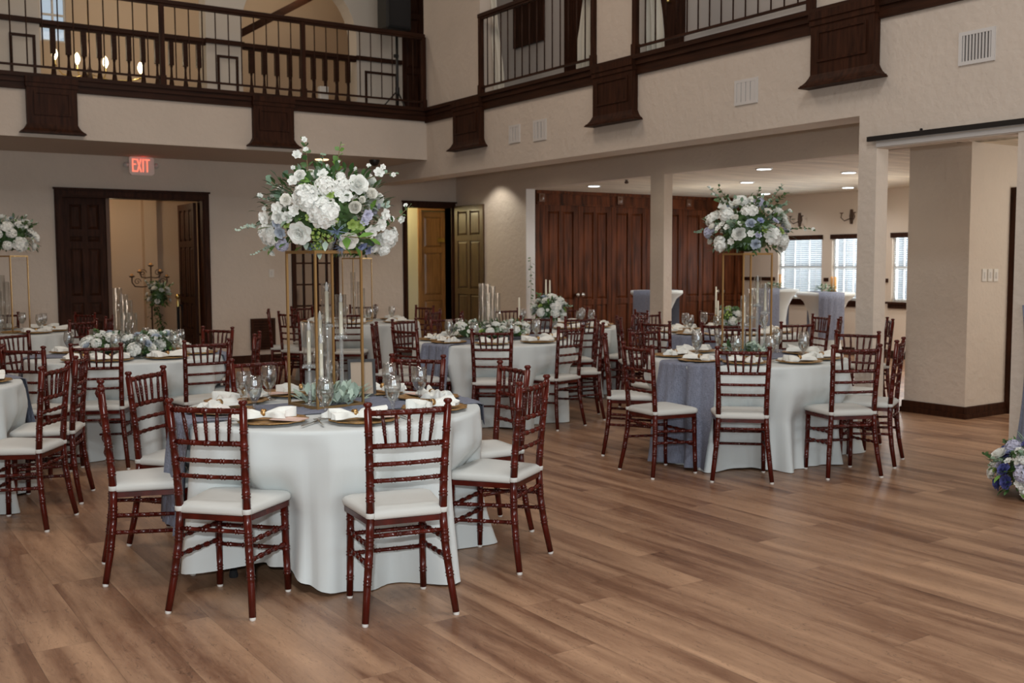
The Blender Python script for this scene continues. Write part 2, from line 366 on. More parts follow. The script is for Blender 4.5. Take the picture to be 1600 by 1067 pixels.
# side room
YD, XW = 13.2, 13.8
sbox('wall_side_far', PANELW, XA2, XW, YD+.05, YD+.15, 0, ZC)
sbox('wall_side_near', WALL, XA, XW, -6.2, -6, 0, ZC)
def onw(px, py): return PX(px, py, XW)
wz0, wz1 = .87, 1.90
wins = [(onw(1284, 400).y, onw(1216, 400).y), (onw(1345, 400).y+0, onw(1300, 400).y), (onw(1440, 400).y, onw(1394, 400).y)]
w = MB(); yy = [YD+.1] 
for a, b in wins: yy += [b, a]
yy += [-6.2]
for k in range(0, len(yy), 2): w.box(XW, XW+.15, yy[k+1], yy[k], 0, ZC)
for a, b in wins: w.box(XW, XW+.15, a, b, 0, wz0); w.box(XW, XW+.15, a, b, wz1, ZC)
struct(w.build('wall_side_windows', mat('side_room_paint', (.66, .56, .46), .85, bump=.2, bscale=25)))
for k, (a, b) in enumerate(wins):
    f = struct(empty('window_%d' % (k+1), (XW, (a+b)/2, wz0))); hw = (b-a)/2; hh = wz1-wz0
    m = MB(); m.box(.05, .09, -hw, -hw+.04, 0, hh); m.box(.05, .09, hw-.04, hw, 0, hh); m.box(.05, .09, -hw, hw, 0, .04); m.box(.05, .09, -hw, hw, hh-.04, hh); m.box(.05, .09, -hw, hw, hh*.5-.02, hh*.5+.02)
    for q in (-.33, .33): m.box(.055, .075, hw*q-.008, hw*q+.008, 0, hh)
    m.build('window_frame', WHITEM, f)
    MB().box(.068, .072, -hw, hw, 0, hh).build('pane', PANE, f)
    m = MB(); n = 30
    for q in range(n):
        z = .02+(hh-.05)*q/n; M_ = Matrix.Translation((.03, 0, z)) @ Matrix.Rotation((.5 if k == 0 else .3), 4, 'Y')
        m.box(-.012, .012, -hw+.01, hw-.01, -.001, .001, M_)
    for q in (-.7, 0, .7): m.box(.028, .03, hw*q-.004, hw*q+.004, 0, hh)
    m.build('blind', BLIND, f)
    MB().box(-.03, .03, -hw-.02, hw+.02, hh-.05, hh+.025).build('valance', DARK, f)
    m = MB(); m.box(-.07, .02, -hw-.07, hw+.07, -.03, 0); m.box(-.03, .0, -hw-.04, hw+.04, -.10, -.03); m.build('window_sill', DARK, f)
w = MB(); yy2 = [YD] 
for a, b in wins: yy2 += [b+.06, a-.06]
yy2 += [6.5]
for k in range(0, len(yy2), 2):
    if yy2[k]-yy2[k+1] > .02: w.box(XW-.02, XW, yy2[k+1], yy2[k], 1.165, 1.225)
struct(w.build('trim_6', DARK)); sbox('baseboard_windows', DARK, XW-.02, XW, -6, YD, 0, .12)
# panelled wall of folding doors across the side room
def pd(px): return PY(px, 380, YD).x
def panel_door(name, x0, x1, z0, z1, rows, cols, matl, y, th=.045, parent=None, knob=None):
    # front faces -Y at y; a slab with recessed fields, each raised panel a part
    root = struct(empty(name, (x0, y, z0)))
    W_, H_ = x1-x0, z1-z0; st = .09 if W_ > .5 else .06
    m = MB(); m.box(0, W_, .02, th, 0, H_)
    pw = (W_-2*st-(cols-1)*st*.8)/cols; xa_ = [st+k*(pw+st*.8) for k in range(cols)]
    zz = [0]+[r*H_ for r in rows]+[H_]; rails = [(0, st)]+[(z-st*.5, z+st*.5) for z in zz[1:-1]]+[(H_-st, H_)]
    m.box(0, st, 0, .02, 0, H_); m.box(W_-st, W_, 0, .02, 0, H_)
    for a_, b_ in rails: m.box(st+.001, W_-st-.001, 0, .02, a_, b_)
    for k in range(cols-1):
        for q in range(len(rails)-1): m.box(xa_[k]+pw, xa_[k]+pw+st*.8, .0005, .02, rails[q][1]+.001, rails[q+1][0]-.001)
    m.build('door_slab', matl, root)
    for a in range(len(zz)-1):
        for c in range(cols):
            xa, xb = xa_[c], xa_[c]+pw; za, zb = rails[a][1], rails[a+1][0]
            i = .008; j = .04
            if xb-xa < .12: j = .028
            P0 = [(xa+i, .019, za+i), (xb-i, .019, za+i), (xb-i, .019, zb-i), (xa+i, .019, zb-i)]
            P1 = [(xa+j, .004, za+j), (xb-j, .004, za+j), (xb-j, .004, zb-j), (xa+j, .004, zb-j)]
            MB().add(P0+P1, [(4, 5, 6, 7), (0, 1, 5, 4), (1, 2, 6, 5), (2, 3, 7, 6), (3, 0, 4, 7)]).build('door_panel', matl, root)
    if knob:
        kx = knob*W_ if knob < 1.01 else knob
        MB().lathe([(0, -.08), (.030, -.075), (.040, -.055), (.030, -.035), (.012, -.028), (.012, 0)], 12, Matrix.Translation((kx, 0, .98-z0)) @ Matrix.Rotation(-PI/2, 4, 'X')).build('door_knob', SILVER, root)
    return root
dn_ = 3
edges = [pd(848), pd(903), pd(955), pd(1010), pd(1066), pd(1122), pd(1178)]
hd = PY(905, 322, YD).z
for k in range(6):
    kb = None
    if k in (0, 2, 4): kb = .93
    if k in (1, 3, 5): kb = .07
    panel_door('door_%d' % dn_, edges[k]+.004, edges[k+1]-.004, .01, hd, [.36], 2, PANELW, YD-.01, knob=kb); dn_ += 1
w = MB(); w.box(pd(836), XW, YD-.05, YD+.06, hd+.01, ZC-.0); w.box(pd(834), pd(848)-.005, YD-.05, YD+.06, 0, hd+.01); w.box(pd(1178)+.005, XW, YD-.05, YD+.06, 0, hd)
w.box(pd(834), XW, YD-.08, YD-.05, ZC-.05, ZC); w.box(pd(836), XW, YD-.06, YD-.04, hd, hd+.03)
struct(w.build('trim_7', PANELW))
for px in (838, 960, 1067, 1176):
    x = pd(px+5); r = struct(empty('trim_8', (x, YD-.05, (hd+ZC)/2)))
    w = MB(); w.box(-.055, .055, -.02, 0, -.065, .065); w.lathe([(0, -.035), (.02, -.032), (.034, -.022), (.045, -.02)], 12, Matrix.Rotation(PI/2, 4, 'X') @ Matrix.Diagonal((1, 1, -1, 1)))
    w.build('rosette', mat('rosette_wood%d' % px, (.13, .055, .026), .4, coat=.2), r)
# ---------------------------------------------------------------- cornices and brackets
cor = MB()
def cornA(x0, x1, out=0):
    cor.box(x0, x1, YF-.03-out, YF+.05, 3.52, 3.60); cor.box(x0, x1, YF-.05-out, YF+.06, 3.60, 3.66); cor.box(x0, x1, YF-.075-out, YF+.06, 3.66, 3.705)
cornA(-6, XB-.03)
struct(cor.build('trim_9', DARKX))
cor = MB()
def cornB(y0, y1, out=0):
    cor.box(XB-.03-out, XB+.05, y0, y1, 3.50, 3.60); cor.box(XB-.05-out, XB+.06, y0, y1, 3.60, 3.66); cor.box(XB-.075-out, XB+.06, y0, y1, 3.66, 3.705)
cornB(-6, YF+.05)
struct(cor.build('trim_10', DARKX))
def bracket(loc, rz, W_, lab):
    # local: wall at y=0, projects to -y, hangs from z=3.66 down
    r = empty('wall_bracket', loc, rz); zb = 3.03; h = W_/2; q_ = .08
    m = MB(); m.box(-h, h, -q_, 0, zb+.10, 3.60); m.box(-h-.012, h+.012, -.105, 0, 3.60, 3.665); m.box(-h-.01, h+.01, -.092, 0, 3.55, 3.60); m.build('bracket_body', DARK, r)
    m = MB(); a = .075; t_ = .022; z0, z1 = zb+.20, 3.50
    for b in ((-h+a, h-a, z1-t_, z1), (-h+a, h-a, z0, z0+t_), (-h+a, -h+a+t_, z0, z1), (h-a-t_, h-a, z0, z1)): m.box(b[0], b[1], -q_-.012, -q_, b[2], b[3])
    m.build('panel_moulding', DARK, r)
    m = MB(); prof = [(.075, .0), (.072, .012), (.055, .02), (.03, .045), (.012, .075), (.0, .10)]
    P = []
    for o, z in reversed(prof):
        P.append([Vector(p) for p in ((-h-o, 0, zb+z), (-h-o, -q_-o*.7, zb+z), (h+o, -q_-o*.7, zb+z), (h+o, 0, zb+z))])
    m.grid(P, False); m.box(-h-.082, h+.082, -q_-.06, 0, zb-.012, zb)
    m.build('flared_foot', DARK, r)
    return tag(r, lab, 'wall bracket')
for px0, px1, lab in ((42, 121, 'dark wood panelled bracket on the balcony front above the exit sign doorway'), (396, 459, 'dark wood panelled bracket on the balcony front just behind the tall flowers')):
    a, b = PY(px0, 160, YF-.08).x, PY(px1, 160, YF-.08).x; bracket(((a+b)/2, YF, 0), 0, b-a, lab)
for px0, px1, lab in ((707, 748, 'smallest dark wood panelled bracket nearest the balcony corner'), (926, 988, 'middle dark wood panelled bracket on the right wall between two railings'), (1265, 1365, 'largest brown panelled bracket on the right wall beside the wall vents')):
    a, b = PX(px0, 160, XB-.08).y, PX(px1, 100, XB-.08).y; bracket((XB, (a+b)/2, 0), -PI/2, a-b, lab)
# ---------------------------------------------------------------- balcony railings
def railing(name, p0, p1, posts, nbar, lab, endposts=True):
    # p0, p1: floor points; posts: fractions where square posts stand; nbar bars in each bay
    p0 = Vector(p0); p1 = Vector(p1); L_ = (p1-p0).length; rz = math.atan2(p1.y-p0.y, p1.x-p0.x)
    r = empty(name, p0, rz)
    m = MB(); m.bev(-.02, L_+.02, -.035, .035, .985, 1.04, .012); m.box(0, L_, -.022, .022, .965, .985); m.build('handrail', DARKX, r)
    MB().box(0, L_, -.012, .012, .075, .10).build('bottom_rail', DARKX, r)
    for f in posts:
        x = f*L_; m = MB(); m.box(x-.028, x+.028, -.028, .028, 0, 1.0); m.box(x-.036, x+.036, -.036, .036, .0, .12); m.build('post', DARK, r)
    ps = sorted(posts)
    for a, b in zip(ps[:-1], ps[1:]):
        n = nbar if isinstance(nbar, int) else nbar[ps.index(a)]
        for k in range(1, n+1):
            x = (a+(b-a)*k/(n+1))*L_; MB().tube([(x, 0, .1), (x, 0, .97)], .008, 6).build('baluster', DARKX, r)
    return tag(r, lab, 'railing')
x0, x1 = PY(-160, 60, YF).x, PY(660, 60, YF-.0).x
xa, xb, xc = PY(-10, 60, YF).x, PY(252, 60, YF).x, PY(472, 60, YF).x
L_ = x1-x0
railing('balcony_railing', (x0, YF-.02, 3.705), (x1, YF-.02, 3.705), [0, (xa-x0)/L_, (xb-x0)/L_, (xc-x0)/L_, 1], [6, 10, 10, 10], 'long dark wood balcony railing with thin bars on the back balcony')
railing('balcony_railing', (XB-.02, ops[1][1]-.03, 3.705), (XB-.02, ops[1][0], 3.705), [.01, 1.0], 14, 'dark railing with thin bars in the right wall opening nearer the corner')
railing('balcony_railing', (XB-.02, ops[0][1]-.03, 3.705), (XB-.02, ops[0][0], 3.705), [.01, 1.0], 14, 'dark railing with thin bars between the middle and largest wall brackets')
# ---------------------------------------------------------------- upper arcade behind the back balcony
AR = [(PY(62, 60, YW).x, PY(322, 60, YW).x), (PY(378, 60, YW).x, PY(557, 60, YW).x)]
DU0, DU1 = PY(628, 60, YW).x, PY(690, 60, YW).x
w = MB(); xs_ = [-6, AR[0][0], AR[0][1], AR[1][0], AR[1][1], DU0]
for k in (0, 2, 4): w.box(xs_[k], xs_[k+1], YW, YW+.3, 3.7, ZT)
w.box(DU0, 14, YW, YW+.3, 6.2, ZT); w.box(DU1, 14, YW, YW+.3, 3.7, ZT)
for (a, b), zs in zip(AR, (5.6, 4.95)):
    rr = (b-a)/2; cx = (a+b)/2; n = 24
    for k in range(n):
        q0, q1 = PI*k/n, PI*(k+1)/n
        xA, xB_ = cx-rr*math.cos(q0), cx-rr*math.cos(q1); zA, zB_ = zs+rr*math.sin(q0), zs+rr*math.sin(q1)
        vs = [(xA, YW, zA), (xB_, YW, zB_), (xB_, YW, ZT), (xA, YW, ZT), (xA, YW+.3, zA), (xB_, YW+.3, zB_), (xB_, YW+.3, ZT), (xA, YW+.3, ZT)]
        w.add(vs, [(0, 1, 2, 3), (7, 6, 5, 4), (0, 4, 5, 1)])
struct(w.build('wall_upper_arcade', mat('upper_wall_paint', (.62, .57, .50), .85, bump=.2, bscale=22)))
for k, (a, b, zt) in enumerate(((PY(14, 60, YW).x, PY(55, 60, YW).x, 0), (PY(338, 60, YW).x, PY(371, 60, YW).x, 0), (PY(569, 60, YW).x, PY(620, 60, YW).x, 0))):
    m = MB(); z0, z1, t_ = 3.7, 4.50, .035
    m.box(a, a+t_, YW-.02, YW, z0, z1); m.box(b-t_, b, YW-.02, YW, z0, z1); m.box(a, b, YW-.02, YW, z1-t_, z1)
    struct(m.build('trim_%d' % (11+k), DARKX))
def balustrade(a, b, pxs, lab):
    r = empty('gallery_balustrade', (a, YW+.05, 3.705)); L_ = b-a
    m = MB(); m.bev(-.06, L_+.06, -.06, .05, .945, 1.01, .012); m.box(0, L_, -.035, .035, .92, .945); m.build('handrail', DARKX, r)
    prof = [(.030, 0), (.030, .10), (.022, .13), (.034, .20), (.040, .28), (.030, .36), (.018, .46), (.015, .55), (.022, .575), (.016, .59)]
    me = MB().lathe(prof, 10).box(-.032, .032, -.032, .032, .59, .93).mesh('baluster', DARKX)
    for px in pxs: mobj('baluster', me, r, (PY(px, 80, YW+.05).x-a, 0, 0))
    tag(r, lab, 'balustrade')
balustrade(AR[0][0], AR[0][1], (83, 107, 131, 155, 178, 201, 223, 245, 267, 289, 310), 'turned dark wood balustrade in front of the lit chandelier')
balustrade(AR[1][0], AR[1][1], (392, 412, 432, 452, 471, 489, 507, 525, 543), 'turned dark wood balustrade in the gallery opening right of the chandelier')
m = MB(); m.box(AR[1][1]-.02, DU0-.02, YW-.05, YW, 4.65, 4.715); m.box(AR[0][1]-.02, AR[1][0]+.02, YW-.05, YW, 4.65, 4.715); m.box(1.5, AR[0][0]+.02, YW-.05, YW, 4.65, 4.715)
struct(m.build('trim_14', DARKX))
# dark door at the end of the back balcony
panel_door('door_9', DU0, DU1, 3.71, 6.2, [.35, .7], 2, DARK, YW+.02)
# stairwell behind the arches
YS = 18.4
w = MB(); wx0, wx1 = PY(61, 30, YS).x, PY(103, 30, YS).x; wzt, wzb = PY(80, -60, YS).z, PY(80, 65, YS).z
w.box(-6, wx0, YS, YS+.1, 3.0, ZT); w.box(wx1, 14, YS, YS+.1, 3.0, ZT); w.box(wx0, wx1, YS, YS+.1, 3.0, wzb); w.box(wx0, wx1, YS, YS+.1, wzt, ZT)
xs2 = PY(372, 60, 16.9).x
w.box(8.9, 9.0, YW+.3, YS, 3.0, ZT)
struct(w.build('wall_stairwell', WARMW))
sbox('ceiling.009', WARMW, -6, 14, YW+.3, YS, 2.95, 3.6)
f = struct(empty('window_4', (wx0, YS, wzb))); ww, wh = wx1-wx0, wzt-wzb
m = MB()
for a in (0, ww/2-.01, ww-.03): m.box(a, a+.03, .02, .06, 0, wh)
for k in range(4): m.box(0, ww, .02, .06, wh*k/3.03, wh*k/3.03+.03)
m.build('window_frame', WHITEM, f); MB().box(0, ww, .035, .04, 0, wh).build('pane', PANE, f)
# sloping beam in the second arch
b0, b1 = PY(400, 40, 17.2), PY(500, -12, 17.2)
dv = (b1-b0).normalized(); m = MB(); M_ = Matrix.Translation(b0) @ dv.to_track_quat('X', 'Z').to_matrix().to_4x4()
m.box(-.5, 2.2, -.06, .06, -.06, .06, M_); struct(m.build('trim_15', DARKX))
sb = MB(); pA = PY(360, 60, 17.3); pB = PY(520, -25, 17.3)
sb.add([(pA.x, 16.0, pA.z+.02), (pB.x, 16.0, pB.z+.02), (pB.x, YS, pB.z+.02), (pA.x, YS, pA.z+.02), (pA.x, 16.0, pA.z+.1), (pB.x, 16.0, pB.z+.1), (pB.x, YS, pB.z+.1), (pA.x, YS, pA.z+.1)], [(3, 2, 1, 0), (4, 5, 6, 7), (0, 1, 5, 4), (1, 2, 6, 5), (2, 3, 7, 6), (3, 0, 4, 7)])
# chandelier
YCH = 16.6
bpx = [(80, 88), (125, 88), (171, 93), (214, 109)]
cc = PY(140, 105, YCH); r = empty('chandelier', (cc.x, YCH, cc.z-.1))
m = MB(); m.tube([(0, 0, 0), (0, 0, ZT-cc.z+.1)], .010, 6); m.build('chain', BRASS, r)
MB().lathe([(0, -.12), (.05, -.08), (.03, 0), (.05, .05), (.02, .10), (.012, .5)], 12).build('hub', IRON, r)
for k, (px, py) in enumerate(bpx):
    q = PY(px, py, YCH); lx = q.x-cc.x; lz = q.z-cc.z+.1; ly = (-.25, .2, .25, -.2, -.4, .35, .4)[k]
    m = MB(); m.tube([(0, 0, 0), (lx*.4, ly*.4, -.08), (lx*.8, ly*.8, -.07), (lx, ly, lz-.16)], .008, 6); m.lathe([(.0, -.17), (.035, -.16), (.012, -.14), (.012, -.05)], 8, ox=lx, oy=ly, M=Matrix.Translation((0, 0, lz)))
    m.build('arm', BRASS, r)
    MB().lathe([(.010, -.09), (.040, -.03), (.042, .01), (.025, .06), (0, .09)], 12, Matrix.Translation((lx, ly, lz))).build('candle_bulb', FLAME, r)
tag(r, 'brass chandelier with lit candle bulbs hanging beyond the balcony', 'chandelier')
# loudspeaker on stand
sp = PY(621, 150, 14.6); r = empty('speaker_stand', (sp.x, 14.6, 3.70))
m = MB(); m.tube([(0, 0, .02), (0, 0, 1.35)], .022, 8); m.build('pole', BLACK, r)
for k in range(3):
    a = k*2*PI/3+.5; m = MB(); m.tube([(0, 0, .45), (.4*math.cos(a), .4*math.sin(a), .015)], .012, 6); m.build('leg', BLACK, r)
m = MB(); m.lathe([(.035, .4), (.035, .5)], 8); m.box(-.05, .02, -.02, .02, .95, 1.0); m.build('collar', BLACK, r)
tag(r, 'black tripod speaker stand behind the balcony railing', 'stand')
sl = PY(601, 10, 14.5); sr = PY(640, 10, 14.5); r = empty('loudspeaker', ((sl.x+sr.x)/2, 14.6, 5.05))
h = (sr.x-sl.x)/2; MB().bev(-h, h, -.17, .17, 0, .75, .03).build('cabinet', SPEAK, r); MB().box(-h+.03, h-.03, -.18, -.165, .04, .71).build('grille', BLACK, r)
tag(r, 'black loudspeaker on the tall stand above the balcony rail', 'loudspeaker')
t = PY(505, 146, 14.7); m = MB(); m.bev(-.07, .07, -.05, .05, 0, .42, .01); m.box(-.05, .05, -.055, -.05, .3, .36)
tag(m.build('white_box', PLAST, None, (t.x, 14.7, 3.70)), 'small white box standing on the balcony behind the railing', 'box')
# wall behind the right gallery with dark doors and drapes
sbox('wall_gallery', mat('gallery_paint', (.56, .52, .49), .85, bump=.2, bscale=22), XA, XA+.1, -6, YW, 3.7, ZT)
sbox('trim_16', WHITEM, XA-.02, XA, 6.0, YW, 4.16, 4.24)
a, b = PX(805, 60, XA).y, PX(851, 60, XA).y; zq = PX(828, 70, XA).z
m = MB(); m.box(XA-.04, XA, b, a, zq, 6.0); struct(m.build('window_5', DARK))
a, b = PX(884, 60, XA).y, PX(925, 60, XA).y; g = struct(MB().box(XA-.03, XA, b, a, 3.7, 5.9).build('door_10', DARK))
a, b = PX(1015, 60, XA).y, PX(1071, 60, XA).y; g = struct(empty('door_11', (XA, (a+b)/2, 3.7))); MB().box(-.04, 0, (b-a)/2, (a-b)/2, 0, 2.2).build('door_slab', DARK, g)
MB().lathe([(0, -.06), (.03, -.05), (.01, -.02), (.01, 0)], 10, Matrix.Translation((-.04, -.1, 1.0)) @ Matrix.Rotation(PI/2, 4, 'Y')).build('door_knob', BRASS, g)
def drape(y0, y1, ztop, zbot, x, lab, taper=.55, side=1):
    m = MB(); P = []; n = 40
    for i in range(13):
        f_ = i/12; z = ztop+(zbot-ztop)*f_; k = 1-(1-taper)*math.sin(min(1, f_*1.15)*PI) if True else 1
        row = []
        for j in range(n+1):
            u = j/n; yy_ = (y0 + (y1-y0)*u*k) if side > 0 else (y1 - (y1-y0)*(1-u)*k)
            row.append(Vector((x+.03*math.sin(u*PI*9)+.008*math.sin(u*31+i), yy_, z)))
        P.append(row)
    m.grid(P)
    o = m.build('drape', DRAPE); so = o.modifiers.new('s', 'SOLIDIFY'); so.thickness = .006
    return tag(o, lab, 'curtain')
yA = lambda px: PX(px, 60, XB+.2).y
drape(yA(786), yA(757), 6.2, 3.72, XB+.2, 'ivory drape beside the corner post of the first gallery opening', side=-1)
drape(yA(931), yA(901), 6.2, 3.72, XB+.2, 'ivory drape at the near side of the first gallery opening', side=1)
drape(yA(1036), yA(1000), 6.2, 3.72, XB+.2, 'wider ivory drape hanging in front of the brown gallery door', side=-1)
drape(yA(1290), yA(1245), 6.2, 3.98, XB+.2, 'ivory drape end just above the largest wall bracket', side=1)
# ---------------------------------------------------------------- vents, sign, switches
def vent(c, w_, h_, slats, deep, lab):
    r = empty('wall_vent', c)
    m = MB(); t_ = .028
    for b in ((-w_/2, w_/2, h_/2-t_, h_/2), (-w_/2, w_/2, -h_/2, -h_/2+t_), (-w_/2, -w_/2+t_, -h_/2, h_/2), (w_/2-t_, w_/2, -h_/2, h_/2)): m.box(-.014, 0, b[0], b[1], b[2], b[3])
    m.build('vent_frame', WHITEM, r)
    MB().box(-.004, -.001, -w_/2+t_, w_/2-t_, -h_/2+t_, h_/2-t_).build('vent_back', VENTD, r)
    for k in range(slats):
        y = -w_/2+t_+(w_-2*t_)*(k+.5)/slats
        MB().box(-.012, -.003, y-deep/2, y+deep/2, -h_/2+t_, h_/2-t_).build('slat', WHITEM, r)
    tag(r, lab, 'air vent')
def vent_px(a, b, slats, deep, lab):
    p, q = PX(*a, XB), PX(*b, XB); vent((XB, (p.y+q.y)/2, (p.z+q.z)/2), abs(p.y-q.y), abs(p.z-q.z), slats, deep, lab)
vent_px((796, 197), (813, 222), 3, .05, 'small white vent with closed flaps nearest the smallest bracket')
vent_px((834, 189), (854, 218), 3, .055, 'small white vent with closed flaps below the first gallery railing')
vent_px((1149, 127), (1184, 160), 4, .05, 'white vent with three flaps left of the largest bracket')
vent_px((1500, 52), (1555, 94), 9, .012, 'large white slatted vent at the upper right of the wall')
r = empty('exit_sign', PY(220, 258.5, YW)); r.location.y = YW
a, b = PY(197, 255, YW).x-r.location.x, PY(243, 255, YW).x-r.location.x; hz = .125
m = MB(); m.prism([(-.17, -.11), (-.14, -.14), (.14, -.14), (.17, -.11), (.17, .09), (.14, .13), (-.14, .13), (-.17, .09)], 0, .05, Matrix.Rotation(PI/2, 4, 'X')); m.box(-.05, .05, -.045, 0, .13, .16)
m.build('sign_housing', EXITW, r)
for s_ in (-1, 1):
    m = MB(); m.lathe([(.0, -.05), (.035, -.045), (.04, -.02), (.03, .01), (0, .03)], 12, Matrix.Translation((s_*.205, -.04, 0)) @ Matrix.Rotation(PI/2, 4, 'X')); m.tube([(s_*.16, -.02, .0), (s_*.2, -.03, 0)], .012, 6); m.build('lamp_head', WHITEM, r)
def letter(segs, name, ox):
    m = MB()
    for (xa_, za_, xb_, zb_) in segs:
        d = Vector((xb_-xa_, 0, zb_-za_)); L2 = d.length; ang = math.atan2(d.z, d.x)
        M_ = Matrix.Translation((ox+xa_, -.056, za_)) @ Matrix.Rotation(-ang, 4, 'Y'); m.box(-.008, L2+.008, 0, .006, -.0065, .0065, M_)
    m.build(name, REDL, r)
H1, H2 = -.085, .075
letter([(0, H1, 0, H2), (0, H2, .04, H2), (0, .01, .034, .01), (0, H1, .04, H1)], 'letter_e', -.122)
letter([(0, H1, .048, H2), (0, H2, .048, H1)], 'letter_x', -.060)
letter([(0, H1, 0, H2)], 'letter_i', .018)
letter([(0, H2, .055, H2), (.0275, H1, .0275, H2)], 'letter_t', .046)
tag(r, 'lit red EXIT sign with two lamp heads above the double doorway', 'exit sign')
def plate(name, loc, rz, w_, n, lab):
    r = empty(name, loc, rz); MB().bev(-w_/2, w_/2, -.012, 0, -.06, .06, .004).build('cover_plate', PLAST, r)
    for k in range(n):
        x = -w_/2+w_*(k+.5)/n; MB().box(x-.012, x+.012, -.018, -.012, -.03, .03).build('rocker', WHITEM, r)
    tag(r, lab, 'light switch')
q = PY(424, 427, YW); plate('light_switch', (q.x, YW, q.z), 0, .08, 1, 'cream light switch on the back wall left of the paned doors')
for k, px in enumerate((1537, 1546, 1555)):
    q = PY(px, 430, ya[4]); plate('light_switch', (q.x, ya[4], q.z), 0, .07, 1, ('left', 'middle', 'right')[k]+' of three white light switches on the lit pillar face')
# grille in the back wall, french doors/mirror
p0, p1 = PY(391, 498, YW), PY(430, 545, YW)
r = empty('wall_grille', ((p0.x+p1.x)/2, YW, (p0.z+p1.z)/2)); gw, gh = (p1.x-p0.x)/2, (p0.z-p1.z)/2
m = MB(); m.box(-gw, gw, -.03, 0, -gh, -gh+.04); m.box(-gw, gw, -.03, 0, gh-.04, gh); m.box(-gw, -gw+.04, -.03, 0, -gh, gh); m.box(gw-.04, gw, -.03, 0, -gh, gh); m.build('grille_frame', DARK, r)
m = MB(); m.box(-gw+.04, gw-.04, -.01, 0, -gh+.04, gh-.04)
for k in range(9): z = -gh+.05+(2*gh-.1)*k/9; m.box(-gw+.04, gw-.04, -.022, -.01, z, z+.022)
m.build('louvre', DARK, r); tag(r, 'dark wooden louvred grille low on the back wall', 'grille')
p0, p1 = PY(453, 300, YW), PY(529, 509, YW)
g = struct(empty('window_6', (p0.x, YW, p1.z))); ww = p1.x-p0.x; wh = 2.15-p1.z
m = MB()
for a in (0, ww/2-.04, ww-.06): m.box(a, a+(.08 if a == ww/2-.04 else .06), -.05, 0, 0, wh)
m.box(0, ww, -.05, 0, 0, .07); m.box(0, ww, -.05, 0, wh-.07, wh)
for k in range(1, 5): m.box(0, ww, -.035, -.01, wh*k/5-.012, wh*k/5+.012)
for a in (.25, .75): m.box(ww*a-.012, ww*a+.012, -.035, -.01, 0, wh)
m.build('window_frame', DARK, g); MB().box(.02, ww-.02, -.012, -.006, .02, wh-.02).build('pane', MIRR, g)
# doors at the back wall
def leaf_door(name, hinge, rz, w_, h_, rows, cols, m_, knob=None, th=.045):
    r = panel_door(name, 0, w_, 0, h_, rows, cols, m_, 0, th, knob=knob); r.location = hinge; r.rotation_euler = (0, 0, rz); return r
# double doorway: dark left leaf shut back, right leaf opened away
xq = PY(175, 400, YW).x
leaf_door('door_1', (d1l+.01, YW+.10, .01), .0, xq-d1l-.05, dh1-.008, [.16, .31, .42, .73, .80], 2, DARK)
sbox('trim_17', mat('reveal_wood', (.10, .045, .02), .45), xq-.05, xq, YW+.05, YW+.32, 0, dh1)
leaf_door('door_2', (d1r-.05, YW+.15+.86, .01), -PI/2-.03, .85, dh1-.03, [.2, .4, .75], 3, DARK)
# second doorway: oak door behind a cream wall, and a brown leaf opened into the hall
xo0 = PY(656, 400, 16.0).x
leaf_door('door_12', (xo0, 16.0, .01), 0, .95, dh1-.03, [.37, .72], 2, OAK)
m = MB(); m.box(xo0-.06, xo0, 15.93, 16.06, 0, dh1+.03); m.box(xo0-.06, xo0+1, 15.93, 16.06, dh1, dh1+.06); struct(m.build('trim_18', OAK))
q = PY(690, 375, 15.97); tag(MB().box(-.07, .07, -.01, .0, -.035, .035).build('door_plate', BRASS, None, (q.x, 15.995, q.z)), 'brass plate on the lit oak door in the second doorway', 'sign plate')
w = MB(); w.box(d2l-.05, xo0-.06, 15.96, 16.04, 0, 2.75); struct(w.build('wall_closet_return', CREAMW))
hl = PX(698, 400, 8.80); 
pA = Vector((d2r+.03, YW-.06, .01)); 
tgt = PY(750, 400, 14.3)
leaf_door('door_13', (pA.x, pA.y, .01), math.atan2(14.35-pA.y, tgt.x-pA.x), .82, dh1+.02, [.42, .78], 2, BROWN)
# security dome and soffit light
q = PZ(585, 250, ZS); m = MB(); m.lathe([(.075, 0), (.075, -.02), (.065, -.05), (.04, -.08), (0, -.09)], 14)
tag(m.build('security_camera', BLACK, None, (q.x, q.y, ZS)), 'small black dome camera under the back balcony', 'camera')
q = PZ(503, 249, ZS); m = MB(); m.lathe([(0, -.012), (.085, -.012), (.10, -.002), (.10, 0)], 18)
tag(m.build('soffit_light', WLAMP, None, (q.x, q.y, ZS)), 'round warm light under the back balcony above the tall flowers', 'ceiling light')
# recessed lights of the side room
LP = [(9.5, 12.0, 'nearest the left end of the panelled doors'), (9.5, 8.75, 'highest of the round white lights beside the tall right flowers'), (10.9, 10.35, 'left of centre above the calla lily'), (13.0, 11.95, 'closest to the window wall above the tall right flowers'), (10.8, 8.55, 'upper one of the pair beside the square pillar'), (13.0, 10.3, 'lower one of the pair beside the square pillar')]
for k, (x, y, l) in enumerate(LP):
    r = empty('recessed_light', (x, y, ZC)); MB().lathe([(.085, -.012), (.10, -.010), (.105, 0)], 20).build('trim_ring', WHITEM, r); MB().lathe([(0, -.010), (.085, -.010)], 20).build('lens', LAMP, r)
    tag(r, 'round recessed light '+l, 'ceiling light')
q = PZ(979, 281, ZC); tag(MB().lathe([(0, -.05), (.02, -.05), (.03, -.03), (.012, -.01), (.03, 0)], 10).build('sprinkler_head', IRON, None, (q.x, q.y, ZC)), 'tiny brown sprinkler head on the side room ceiling', 'sprinkler')
